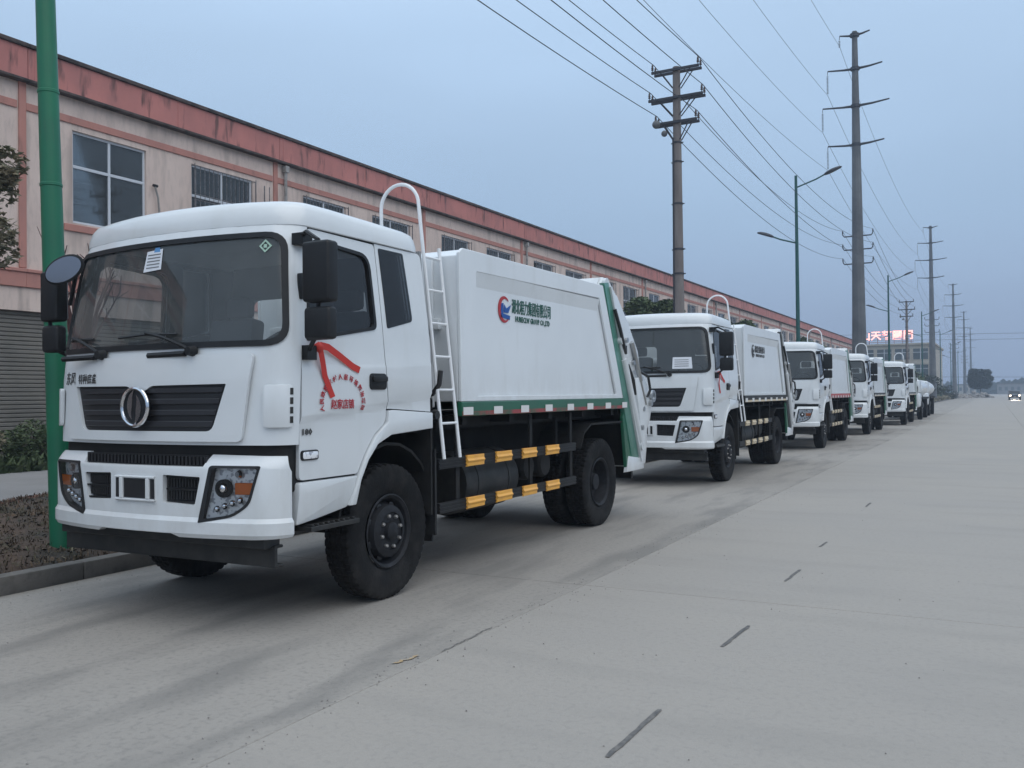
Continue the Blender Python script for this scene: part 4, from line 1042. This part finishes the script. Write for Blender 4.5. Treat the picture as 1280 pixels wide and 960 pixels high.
# unlettered master is copied for the others first
TX, TY = -5.38, 4.42
GR = 'white garbage trucks parked in a line along the kerb'
T2 = copy_tree(T1); T3 = copy_tree(T1); T4 = copy_tree(T1); T5 = copy_tree(T1)
for o, x, y, rz, lab in ((T1, TX, TY, 0, 'nearest white garbage truck with red village lettering and a ribbon on its door'),
        (T2, -5.42, 14.95, .2, 'second white garbage truck in the line, small dark logo and red ribbon on the door'),
        (T3, -5.44, 25.65, .25, 'third white garbage truck with a red stripe under its body'),
        (T4, -5.28, 35.0, .3, 'fourth white garbage truck with cream tape, just behind the red striped one'),
        (T5, -4.87, 45.7, 0, 'fifth white garbage truck, last before the low tanker trucks')):
    o.location = (x, y, 0); o.rotation_euler = (0, 0, R(rz)); o['label'] = lab; o['group'] = GR
def set_mat(root, nm, m_):
    for c in root.children:
        if c.name.split('.')[0] == nm:
            c.data = c.data.copy(); c.data.materials.clear(); c.data.materials.append(M[m_])
        set_mat(c, nm, m_)
def walk(o):
    yield o
    for c in o.children: yield from walk(c)
for T in (T2, T3, T4, T5): set_mat(T, 'reflective_block', 'cream'); set_mat(T, 'red_tape', 'cream' if T is not T3 else 'redtape')
set_mat(T3, 'body_sill', 'red')
for T in (T2, T4, T5): set_mat(T, 'body_sill', 'skirt')
set_mat(T2, 'tailgate_post', 'skirt')
# lettering of the first truck
body_logo(T1, 'logored', 'logoblue', 'lettergreen')
body_logo(T2, 'letterdark', 'letterdark', 'letterdark')
wrap_text(T1, '赵家店镇', .066, 'letterred', .805, 1.545, FR, bold=.001, sx=1.0, sz=1.15)
arc = '人民政府农村人居环境整治项目'
for i, ch in enumerate(arc):
    a = R(192-i*(204/(len(arc)-1)))
    wrap_text(T1, ch, .046, 'letterred', .81+.235*math.cos(a), 1.56+.185*math.sin(a), FR, bold=.001, rot=a-PI/2, name='arc_lettering')
wrap_text(T1, '180', .058, 'letterdark', .435, 1.36, FR, bold=.002, sx=1.3)
FL = lambda u, z, n: fcab(u, z, n)
wrap_text(T1, '东风', .105, 'letterdark', -.855, 1.755, FL, n=.029, bold=.001, sx=.72)
wrap_text(T1, '特种底盘', .078, 'letterdark', -.61, 1.75, FL, n=.029, bold=.0008, sx=.80)
ribbon(T1).name = 'red_ribbon'
r2 = ribbon(T2)
# windscreen papers
def paper(T, u, z, w_, h, nm, m_, tl=0):
    bm = plate([(u, z), (u+w_, z+tl), (u+w_-.01, z+h+tl), (u+.01, z+h)], [], .0015, .0025, fcab); return finish(bm, nm, m_, T, smooth=False)
p = paper(T1, -.13, 2.53, .19, .155, 'windscreen_notice', 'paper', .012)
for k in range(5):
    bm = plate([(-.105, 2.555+k*.024), (.035, 2.558+k*.024), (.035, 2.567+k*.024), (-.105, 2.564+k*.024)], [], .003, .0035, fcab); finish(bm, 'print_line', 'seat', p, smooth=False)
paper(T1, -.045, 2.675, .07, .035, 'blue_sticker', 'bluedot')
du, dz, dr = .985, 2.655, .048
bm = plate([(du-dr, dz), (du, dz-dr), (du+dr, dz), (du, dz+dr)], [[(du-dr*.66, dz), (du, dz+dr*.66), (du+dr*.66, dz), (du, dz-dr*.66)]], .0015, .003, fcab); finish(bm, 'diamond_sticker', 'sticker', T1, smooth=False)
bm = plate([(du-.013, dz-.013), (du+.013, dz-.013), (du+.013, dz+.013), (du-.013, dz+.013)], [], .0015, .003, fcab); finish(bm, 'diamond_sticker', 'sticker', T1, smooth=False)
p = paper(T2, .52, 2.03, .34, .20, 'windscreen_notice', 'paper')
for k in range(4):
    bm = plate([(.56, 2.07+k*.036), (.80, 2.07+k*.036), (.80, 2.08+k*.036), (.56, 2.08+k*.036)], [], .003, .0035, fcab); finish(bm, 'print_line', 'dash', p, smooth=False)
paper(T4, -.5, 2.05, .22, .15, 'windscreen_notice', 'paper')

# tankers behind the garbage trucks
def tanker(x, y, lab):
    T = thing('tanker_truck', lab, 'tanker', (x, y, 0), 0, 'white tanker trucks at the far end of the line')
    keep = {'front_wheel', 'rear_wheel', 'chassis_frame', 'axles', 'fuel_tank', 'rear_mudguard', 'underrun_beam'}
    for c in T1.children:
        if c.name.split('.')[0] in keep: copy_tree(c, T)
    bm = NB(); box(bm, -1.1, 1.1, .05, 1.6, .7, 1.5); box(bm, -1.08, 1.08, .2, 1.55, 1.5, 2.25); finish(bm, 'cab', 'white', T, bevel=.12, segs=3)
    bm = NB(); box(bm, -.95, .95, .15, .22, 1.5, 2.05); finish(bm, 'windscreen', 'sideglass', T)
    bm = NB(); prof = [(.3, 2.0), (.8, 2.03), (1, 2.15), (1, 6.9), (.8, 7.02), (.3, 7.05)]
    lathe(bm, prof, (0, 0, 0), 'y', 28)
    for v in bm.verts: v.co = Vector((v.co.x*1.12, v.co.y, v.co.z*.62+1.78))
    finish(bm, 'tank', 'white', T)
    bm = NB(); box(bm, -1.15, 1.15, 2.1, 7.0, 1.14, 1.24); finish(bm, 'tank_bed', 'frame', T)
    bm = NB(); lathe(bm, [(.25, 2.38), (.25, 2.5), (.2, 2.52)], (0, 4, 0), 'z', 16); finish(bm, 'manhole', 'white', T)
tanker(-4.75, 54.6, 'low white tanker truck directly behind the last garbage truck')
tanker(-4.85, 63.2, 'low white tanker truck standing last in the line')


# ================================================================ POLES, LAMPS, TOWERS, WIRES
LAMPY = [5.55, 42.7, 83.4, 123.8, 167, 208, 250]
def lamp_post(H, full=True, collars=True, mp_='lampgrey'):
    t = thing('street_lamp', '-', 'street lamp', (0, 0, 0), 0, 'double armed street lamps along the kerb')
    bm = NB(); tube(bm, [(0, 0, 0), (0, 0, H)], .110, 20, r1=.062)
    lathe(bm, [(.13, 0), (.20, .0), (.20, .03), (.13, .03)], (0, 0, .1), 'z', 20)
    finish(bm, 'pole', mp_, t)
    if collars:
        for z in (2.2, 3.65, 4.55, 5.55, 6.5, 8.0):
            r_ = .110-.048*z/H+.006; bm = NB(); lathe(bm, [(r_-.006, 0), (r_, .006), (r_, .03), (r_-.006, .036)], (0, 0, z), 'z', 20); finish(bm, 'collar', mp_, t)
    for s, z, L_ in ((1, H-.55, 1.75), (-1, H-3.1, 1.45)):
        bm = NB(); tube(bm, [(0, 0, z), (s*.5*L_, 0, z+.16*L_), (s*.72*L_, 0, z+.26*L_)], .035, 8); a = finish(bm, 'lamp_arm', mp_, t)
        bm = NB(); bmesh.ops.create_uvsphere(bm, u_segments=16, v_segments=8, radius=1)
        rot = Matrix.Rotation(-s*R(20), 3, 'Y')
        for v in bm.verts:
            v.co = rot @ Vector((v.co.x*.42, v.co.y*.14*(1.15-.35*v.co.x*s), max(v.co.z, -.35)*.105)) + Vector((s*(.72*L_+.36), 0, z+.26*L_+.13))
        finish(bm, 'lamp_head', 'arm', a)
        bm = NB(); box(bm, -.02, .02, -.02, .02, 0, .1); bm.free()
    return t
L0 = lamp_post(11.9, mp_='polegreen'); L0.location = (-7.86, 5.60, 0); L0.rotation_euler = (R(.5), R(-1.7), 0)
L0['label'] = 'bright green ringed lamp post at the left, beside the nearest truck cab'
L1 = lamp_post(11.55, collars=False)
labs = ['double armed green street lamp behind the second truck', 'double armed street lamp between the big pylon and the red lit sign', 'street lamp rising in front of the sign building beside the concrete power pole',
        'street lamp just right of the second tall pylon', 'faint street lamp standing beyond the second tall pylon', 'farthest faint street lamp near the horizon']
for i, y in enumerate(LAMPY[1:]):
    o = L1 if i == 0 else copy_tree(L1)
    o.location = (-7.9, y, 0); o['label'] = labs[i]

def insulator(bm, p, h=.22, r_=.045):
    lathe(bm, [(.012, 0), (.012, h*.2), (r_, h*.28), (r_*.5, h*.42), (r_*.9, h*.5), (r_*.5, h*.65), (r_*.75, h*.72), (.015, h)], p, 'z', 8)
def utility_pole(x, y, lab):
    t = thing('power_pole', lab, 'power pole', (x, y, 0), 0, 'concrete power poles with crossarms')
    bm = NB(); tube(bm, [(0, 0, 0), (0, 0, 10.95)], .165, 20, r1=.105); finish(bm, 'pole', 'pole', t)
    bm = NB(); tube(bm, [(-.15, -.09, .2), (-.09, -.09, 8.9)], .03, 6); finish(bm, 'cable_duct', 'arm', t)
    for z in (8.75, 8.2, 7.0, 5.7, 5.0, 3.6):
        bm = NB(); r_ = .165-.06*z/11.2+.012; lathe(bm, [(r_-.02, 0), (r_, 0), (r_, .05), (r_-.02, .05)], (0, 0, z), 'z', 16); tube(bm, [(-r_-.05, 0, z+.02), (r_+.05, 0, z+.02)], .018, 5); finish(bm, 'clamp_band', 'arm', t)
    for z, hw in ((10.85, .70), (10.05, .80), (9.35, .62)):
        bm = NB()
        for dy in (-.13, .13): box(bm, -hw, hw, dy-.03, dy+.03, z-.035, z+.035)
        for sx in (-1, 1):
            for dy in (-.13, .13): tube(bm, [(sx*hw*.62, dy, z-.03), (sx*.1, dy*.6, z-.5)], .018, 5)
        a = finish(bm, 'crossarm', 'arm', t, smooth=False)
        for sx in (-1, 1):
            for dy in (-.13, .13):
                bm = NB(); insulator(bm, (sx*(hw-.03), dy, z+.03)); finish(bm, 'insulator', 'insul', a)
    bm = NB(); bmesh.ops.create_uvsphere(bm, u_segments=10, v_segments=8, radius=.12, matrix=Matrix.Translation((-.55, -.2, 9.33))); bmesh.ops.create_uvsphere(bm, u_segments=10, v_segments=8, radius=.09, matrix=Matrix.Translation((-.33, -.15, 9.05))); finish(bm, 'cable_drum', 'galv', t)
    return t
utility_pole(-7.9, 25.0, 'concrete power pole with three crossarms behind the second truck')
utility_pole(-7.9, 101.6, 'far concrete power pole with three crossarms in front of the lit sign building')

def pylon(x, y, lab, brackets=True):
    t = thing('steel_pylon', lab, 'pylon', (x, y, 0), 0, 'tall steel monopole pylons along the road')
    bm = NB(); tube(bm, [(0, 0, 0), (0, 0, 25.7)], .52, 12, r1=.17); finish(bm, 'mast', 'galv', t, angle=20)
    for z, a, b in ((25.45, .95, .95), (23.2, 1.75, 1.7), (20.7, 2.1, 2.1), (18.1, 1.8, 1.75)):
        bm = NB(); tube(bm, [(-a, 0, z+.12), (-a*.4, 0, z+.02), (0, 0, z)], [.05, .07, .10], 8); tube(bm, [(0, 0, z), (b*.5, 0, z+.05), (b, 0, z+.17)], [.10, .07, .05], 8)
        lathe(bm, [(.22, -.12), (.30, -.10), (.30, .10), (.22, .12)], (0, 0, z), 'z', 12)
        am = finish(bm, 'crossarm', 'arm', t)
        bm = NB(); hh = 1.35 if z < 25 else .5
        tube(bm, [(-a, 0, z+.1), (-a-.02, 0, z-.15)], .02, 5)
        for k in range(int(hh/.1)): lathe(bm, [(.02, 0), (.075, .02), (.02, .05)], (-a-.02, 0, z-.25-k*.095), 'z', 8)
        finish(bm, 'insulator_string', 'insul', am)
    if brackets:
        for z in (12.0, 11.1, 10.15):
            bm = NB(); tube(bm, [(-.95, 0, z+.15), (-.85, 0, z), (.85, 0, z), (.95, 0, z+.15)], .045, 6)
            for sx in (-1, 1): insulator(bm, (sx*.95, 0, z+.12), .3, .06)
            finish(bm, 'bracket', 'arm', t)
    return t
PY = [-38, 64, 145, 226, 307, 390]
pl_l = ['', 'tallest steel pylon with four crossarm pairs behind the third truck', 'second tall steel pylon right of the red lit sign', 'third steel pylon, thin and hazy above the far verge', 'fourth steel pylon, faint in the haze', 'faintest distant steel pylon near the horizon']
for i in range(1, 6): pylon(-7.9, PY[i], pl_l[i])

def wire(a, b, sag, r_, n=26):
    bm = NB(); a = Vector(a); b = Vector(b)
    tube(bm, [a.lerp(b, i/n)-Vector((0, 0, 4*sag*(i/n)*(1-i/n))) for i in range(n+1)], r_, 5)
    return bm
def wire_thing(a, b, sag, r_, lab, grp):
    o = finish(wire(a, b, sag, r_), 'power_line', 'wire'); tag(o, lab, 'cable', grp)
ends = []
spans = [(-17, 25, 'near'), (25, 62.6, 'mid'), (66, 101.6, 'far')]
for zi, (z, hw) in enumerate(((10.85, .67), (10.05, .77), (9.35, .59))):
    for sx in (-1, 1):
        tier = ('top', 'middle', 'lowest')[zi]; side = 'left' if sx < 0 else 'right'
        wire_thing((-7.9+sx*hw, -17, z+.28), (-7.9+sx*hw, 25, z+.27), .75, .011, 'wire from the upper left to the near power pole, %s crossarm, %s end' % (tier, side), 'distribution wires')
        zz = (12.4, 11.5, 10.55)[zi]
        wire_thing((-7.9+sx*hw, 25, z+.27), (-7.9+sx*.95, 64, zz), 1.0, .011, 'wire from near power pole to tallest pylon, %s crossarm, %s end' % (tier, side), 'distribution wires')
        wire_thing((-7.9+sx*.95, 64, zz), (-7.9+sx*hw, 101.6, z+.27), .8, .012, 'wire from tallest pylon to far power pole, %s crossarm, %s end' % (tier, side), 'distribution wires')
for i in range(5):
    for z, a in ((24.9, .97), (21.7, 1.77), (19.2, 2.12), (16.6, 1.82)):
        lv = {24.9: 'top', 21.7: 'second', 19.2: 'third', 16.6: 'lowest'}[z]
        lab = 'thin high voltage line on the %s pylon arm, %s' % (lv, ['passing overhead to the tallest pylon', 'between the first and second pylons', 'between the second and third pylons', 'between the third and fourth pylons', 'between the last two pylons'][i])
        wire_thing((-7.9-a, PY[i], z), (-7.9-a, PY[i+1], z), 2.6 if i == 0 else 1.8, .010 if i == 0 else .012, lab, 'high voltage lines')
for k, z in enumerate((11.3, 12.5, 4.4)):
    y = (190, 192, 215)[k]
    wire_thing((-60, y, z+2), (70, y+12, z), 1.0, .03, ('lower of two faint cables crossing above the far road', 'upper of two faint cables crossing above the far road', 'low faint cable crossing near the horizon')[k], 'cables crossing the far road')

# ================================================================ SIGN BUILDING, FAR THINGS
sb = thing('sign_building', 'cream building with a glowing red rooftop sign beyond the factory', 'building', (-22.6, 176, 0))
bm = NB(); box(bm, 0, 13.2, 0, 30, 0, 9.9); wl = finish(bm, 'wall', 'farwall', sb, smooth=False)
for fz in (1.2, 4.4, 7.3):
    for k in range(4):
        bm = NB(); box(bm, .9+k*3.0, 3.3+k*3.0, -.06, .02, fz, fz+1.9); f = finish(bm, 'window', 'farwin', sb, smooth=False)
        bm = NB(); box(bm, 2.05+k*3, 2.15+k*3, -.09, -.06, fz, fz+1.9); box(bm, .9+k*3.0, 3.3+k*3.0, -.09, -.06, fz+1.2, fz+1.28); finish(bm, 'mullion', 'winframe', f, smooth=False)
bm = NB(); box(bm, -.3, 13.5, -.3, 30.3, 9.9, 10.2); box(bm, -.1, 13.3, -.12, 0, 6.4, 6.7); finish(bm, 'roof', 'farwall', sb, smooth=False)
sg = thing('rooftop_sign', 'row of glowing red and white letters on the roof of the far cream building', 'sign', (-21.8, 176, 10.2))
bm = NB()
for k in range(7): box(bm, .3+k*1.4, .38+k*1.4, .6, .7, 0, 2.3)
for z in (.3, 1.2, 2.1): box(bm, .2, 9.2, .5, .6, z, z+.08)
finish(bm, 'sign_frame', 'ledback', sg, smooth=False)
for k, ch in enumerate('山天茗圖門'):
    o = text_mesh('sign_letter', ch, 1.75, 'led', sg, thick=.05, bold=.04); o.location = (1.1+k*1.8, .4, 1.45); o.rotation_euler = (R(90), 0, 0)
# low dark shed in front
t = thing('grey_shed', 'low dark shed under the sign building behind the fifth truck', 'shed', (-19, 150, 0))
bm = NB(); box(bm, 0, 8.5, 0, 12, 0, 4.2); finish(bm, 'wall', 'shutter', t, smooth=False)
bm = NB(); prism(bm, [(-.4, 4.2), (8.9, 4.2), (8.9, 4.5), (4.3, 5.6), (-.4, 4.5)], 'y', -.4, 12.4); finish(bm, 'roof', 'leafC', t, smooth=False)

def leafcloud(clumps, nleaf, size, seed, material, parent, name='crown', flat=.6):
    rnd = random.Random(seed); V = []; Fc = []
    for (cx, cy, cz, r_, wgt) in clumps:
        for k in range(int(nleaf*wgt)):
            while True:
                p = Vector((rnd.uniform(-1, 1), rnd.uniform(-1, 1), rnd.uniform(-1, 1)))
                if .25 < p.length < 1: break
            p = p.normalized()*(p.length**.5)
            c = Vector((cx, cy, cz))+Vector((p.x*r_, p.y*r_, p.z*r_*.8))
            q = Matrix.Rotation(rnd.uniform(0, 2*PI), 3, 'Z') @ Matrix.Rotation(rnd.uniform(-1.2, 1.2), 3, 'X') @ Matrix.Rotation(rnd.uniform(-.8, .8), 3, 'Y')
            s = size*rnd.uniform(.6, 1.4); i = len(V)
            for v in ((-s, 0, 0), (0, -s*.35, .1*s), (s, 0, 0), (0, s*.35, .1*s)): V.append(c+q @ Vector(v))
            Fc.append((i, i+1, i+2, i+3))
    me = bpy.data.meshes.new(name); me.from_pydata([tuple(v) for v in V], [], Fc); me.materials.append(M[material])
    o = bpy.data.objects.new(name, me); COL.objects.link(o); o.parent = parent; o['kind'] = 'stuff' if False else 'part'
    del o['kind']; return o
def tree(name, loc, lab, H, cr, cz, nl, size, seed, material, grp=None, ncl=14, trunk_r=.12, cat='tree', cs=1):
    rnd = random.Random(seed); t = thing(name, lab, cat, loc, 0, grp)
    bm = NB(); pts = [(0, 0, 0), (.05, .03, H*.35), (-.04, .08, H*.6), (.02, 0, H*.85)]
    tube(bm, pts, trunk_r, 9, r1=trunk_r*.35)
    cl = []
    for k in range(ncl):
        a = rnd.uniform(0, 2*PI); rr = cr*rnd.uniform(.25, .80); z = cz+rnd.uniform(-.75, .75)*cr*.9
        sc = math.sqrt(max(.15, 1-((z-cz)/cr)**2)); x, y = math.cos(a)*rr*sc, math.sin(a)*rr*sc
        cl.append((x, y, z, cr*rnd.uniform(.28, .48)*cs, rnd.uniform(.6, 1.3)))
        tube(bm, [(0, .02, H*rnd.uniform(.4, .6)), (x*.5, y*.5, z*.85+H*.05), (x, y, z)], [trunk_r*.4, trunk_r*.25, .012], 5)
    finish(bm, 'trunk', 'bark', t)
    leafcloud(cl, nl, size, seed+1, material, t)
    return t
tree('broadleaf_tree', (-13.2, 7.45, .1), 'dark leafed tree at the left edge in front of the factory wall', 4.6, 1.3, 4.35, 230, .075, 11, 'leafA', ncl=30, cs=.62)
tree('broadleaf_tree', (-13.0, 37.2, .1), 'bushy green tree seen above the roof of the second truck', 4.6, 1.35, 4.4, 700, .12, 21, 'leafB', ncl=16)
for k, (x, y, h) in enumerate(((-13.2, 52, 4.6), (-13, 70, 4.8), (-13, 90, 4.6))):
    tree('broadleaf_tree', (x, y, .1), ('small green tree before the factory, level with the third truck', 'small green tree before the factory, level with the last garbage truck', 'small green tree far along the factory front')[k], h, 1.8, 4.0, 500, .16, 31+k, 'leafB', ncl=12)
# bare shrub by the far mirror
t = thing('bare_shrub', 'leafless reddish shrub against the factory wall behind the round mirror', 'shrub', (-17.0, 12.55, .1))
rnd = random.Random(5); bm = NB()
for k in range(26):
    a = rnd.uniform(0, 2*PI); s_ = rnd.uniform(.25, .9); h = rnd.uniform(3.6, 5.2)
    p0 = Vector((rnd.uniform(-.05, .05), rnd.uniform(-.05, .05), 2.2)); p1 = Vector((math.cos(a)*s_*.5, math.sin(a)*s_*.5, h*.8)); p2 = Vector((math.cos(a)*s_, math.sin(a)*s_, h))
    tube(bm, [p0, p1, p2], [.035, .024, .012], 5)
    for q in range(4):
        f = rnd.uniform(.3, 1); b = p1.lerp(p2, f); tube(bm, [b, b+Vector((rnd.uniform(-.2, .2), rnd.uniform(-.2, .2), rnd.uniform(.1, .35)))], [.014, .008], 4)
tube(bm, [(0, 0, 0), (0, 0, 2.3)], .05, 7)
finish(bm, 'branches', 'twig', t)
# shrubs at the wall foot
for k, (x, y, r_, h) in enumerate(((-18.9, 11.2, .7, .9), (-18.8, 12.6, .8, 1.0), (-18.9, 13.9, .9, 1.3), (-18.8, 15.4, .7, 1.0), (-18.9, 9.8, .6, .8))):
    labs_ = ['leafy green bush under the shutters at the far left', 'low dark bush at the wall left of the green post', 'tallest bush at the wall beside the green lamp post', 'bush at the wall hidden partly by the nearest truck', 'bush at the wall at the very left edge']
    t = thing('shrub', labs_[k], 'shrub', (x, y, .1), 0, 'bushes at the foot of the factory wall')
    rnd = random.Random(60+k); cl = [(rnd.uniform(-.5, .5)*r_, rnd.uniform(-.9, .9)*r_, rnd.uniform(.15, .85)*h, .30*r_+.1, 1) for q in range(9)]
    bm = NB()
    for q in cl: tube(bm, [(0, 0, 0), (q[0], q[1], q[2])], [.02, .006], 4)
    finish(bm, 'stems', 'bark', t); leafcloud(cl, 260, .055, 80+k, 'leafB' if k % 2 else 'leafA', t, 'foliage')
# far verge vegetation
for k, (x, y, r_, h) in enumerate(((-9.4, 122, 2.0, 4.6), (-9.4, 138, 2.2, 4.4), (-9.2, 155, 2.2, 4.0), (-9.0, 170, 2.2, 3.6), (-8.8, 186, 2.2, 3.3), (-8.6, 204, 2.2, 2.9), (-11.4, 130, 2.4, 5.4), (-11.6, 163, 2.6, 5.2))):
    lb = ['dark green bush just right of the tanker trucks', 'second dark bush beyond the tanker trucks', 'broad bush on the far verge', 'bush on the verge near the second pylon', 'low bush toward the end of the verge', 'last low bush beside the pale rubble', 'taller bush behind the far verge', 'taller bush in front of the sign building'][k]
    t = thing('verge_bush', lb, 'bush', (x, y, .0), 0, 'bushes on the far verge')
    rnd = random.Random(160+k); cl = [(rnd.uniform(-.8, .8)*r_, rnd.uniform(-1.5, 1.5)*r_, rnd.uniform(.1, .8)*h, .35*r_, 1) for q in range(10)]
    bm = NB()
    for q in cl: tube(bm, [(0, 0, 0), (q[0], q[1], q[2])], [.05, .02], 4)
    finish(bm, 'stems', 'bark', t); leafcloud(cl, 150, .18, 180+k, 'leafC' if k % 3 else 'leafB', t, 'foliage')
# round tree and rubble at the end of the road
tree('round_tree', (-2.9, 236, 0), 'dark round crowned tree standing at the end of the road', 5.0, 2.5, 4.3, 420, .30, 47, 'leafC', ncl=60)
for k, (x, y, r_, h) in enumerate(((-7.4, 214, 2.6, 1.3), (-4.3, 228, 2.2, 1.5), (-2.4, 227, 2.4, 1.3), (-5.8, 222, 1.6, .9))):
    lb = ['pale rubble heap at the end of the verge', 'pale rubble heap left of the round tree', 'pale rubble heap under the round tree', 'small pale rubble heap before the round tree'][k]
    bm = NB(); rnd = random.Random(k)
    for q in range(60):
        a = rnd.uniform(0, 2*PI); d = rnd.random()**.6; p = Vector((x+math.cos(a)*d*r_, y+math.sin(a)*d*r_*.6, max(.05, h*(1-d)*rnd.uniform(.5, 1))))
        bmesh.ops.create_icosphere(bm, subdivisions=1, radius=rnd.uniform(.2, .45), matrix=Matrix.Translation(p) @ Matrix.Diagonal((rnd.uniform(.6, 1.3), 1, rnd.uniform(.5, 1), 1)))
    tag(finish(bm, 'rubble_heap', 'rubble', smooth=False), lb, 'rubble heap', 'rubble heaps at the end of the road')
# distant low blocks behind the haze on the right
for k, (x, y, w_, h) in enumerate(((1, 420, 10, 4), (14, 430, 9, 5.5), (26, 440, 14, 4.5), (-16, 430, 9, 4), (42, 450, 15, 6))):
    t = thing('distant_block', ['low hazy block right of the round tree', 'second low hazy block right of the round tree', 'long hazy block toward the right edge', 'low hazy block left of the round tree', 'hazy block at the right edge of the picture'][k], 'building', (x, y, 0), 0, 'hazy blocks on the horizon')
    bm = NB(); box(bm, 0, w_, 0, 10, 0, h); finish(bm, 'wall', 'farwall' if k % 2 else 'pave', t, smooth=False)
    bm = NB(); box(bm, -.3, w_+.3, -.3, 10.3, h, h+.4); finish(bm, 'roof', 'roofdeck', t, smooth=False)
    for q in range(int(w_/2.2)):
        bm = NB(); box(bm, .5+q*2.2, 1.6+q*2.2, -.1, 0, 1.5, h-1); finish(bm, 'window', 'farwin', t, smooth=False)
# distant line of trees
bm = NB(); rnd = random.Random(77)
V = []; Fc = []
for k in range(9000):
    x = rnd.uniform(-260, 300); y = 470+rnd.uniform(-15, 15); hh = 5+3*mnoise.noise(Vector((x*.05, 0, 0)))+2*mnoise.noise(Vector((x*.2, 3, 0)))
    z = rnd.uniform(0, max(1, hh)); s_ = rnd.uniform(.8, 1.8); i = len(V); a = rnd.uniform(0, PI)
    V += [(x-s_*math.cos(a), y-s_*math.sin(a), z), (x, y, z-s_*.7), (x+s_*math.cos(a), y+s_*math.sin(a), z), (x, y, z+s_*.7)]; Fc.append((i, i+1, i+2, i+3))
bm.free()
me = bpy.data.meshes.new('far_woodland'); me.from_pydata(V, [], Fc); me.materials.append(M['leafC'])
o = bpy.data.objects.new('far_woodland', me); COL.objects.link(o); o['kind'] = 'stuff'; o['label'] = 'low hazy belt of trees on the horizon'

# oncoming car
t = thing('oncoming_car', 'oncoming dark car with both headlights lit at the right edge', 'car', (2.9, 168, 0))
bm = NB(); prism(bm, [(0, .35), (0, .85), (.25, .95), (1.1, 1.0), (1.8, 1.48), (3.2, 1.5), (4.0, 1.05), (4.5, 1.0), (4.5, .35)], 'x', -.88, .88); body = finish(bm, 'body', 'cardark', t, bevel=.06)
bm = NB(); prism(bm, [(1.13, 1.02), (1.12, 1.05), (1.76, 1.46), (1.78, 1.42)], 'x', -.72, .72); finish(bm, 'windscreen', 'sideglass', t)
for s in (-1, 1):
    bm = NB(); bmesh.ops.create_uvsphere(bm, u_segments=12, v_segments=8, radius=1, matrix=Matrix.Translation((s*.64, .04, .72)) @ Matrix.Diagonal((.16, .06, .10, 1))); finish(bm, 'headlight', 'headlight', t)
    for y in (.8, 3.6):
        bm = NB(); lathe(bm, [(.18, -.1), (.32, -.1), (.33, 0), (.32, .1), (.18, .1)], (s*.78, y, .33), 'x', 20); finish(bm, 'wheel', 'tyre', t)
sp = bpy.data.lights.new('headlight_beam', 'SPOT'); sp.energy = 9000; sp.spot_size = R(22); sp.spot_blend = .8; sp.color = (1, .82, .62); sp.shadow_soft_size = .15
so = bpy.data.objects.new('headlight_beam', sp); COL.objects.link(so); so.parent = t; so.location = (0, -.12, .74); so.rotation_euler = (R(77), 0, PI)

# ================================================================ HAZE
HZ = 0.0012
bm = NB(); box(bm, -320, 330, -60, 500, -2.0, 34)
hz = finish(bm, 'haze', 'room', smooth=False); hz['kind'] = 'stuff'; hz['label'] = 'thin blue evening haze over the road'
hm = bpy.data.materials.new('haze_air'); hm.use_nodes = True; n_ = hm.node_tree.nodes; n_.clear()
ho = n_.new('ShaderNodeOutputMaterial'); pv = n_.new('ShaderNodeVolumePrincipled')
pv.inputs['Color'].default_value = (.72, .84, 1.0, 1); pv.inputs['Density'].default_value = HZ; pv.inputs['Anisotropy'].default_value = 0.1
hm.node_tree.links.new(pv.outputs[0], ho.inputs['Volume'])
hz.data.materials.clear(); hz.data.materials.append(hm)
for k in list(cam.keys()): pass
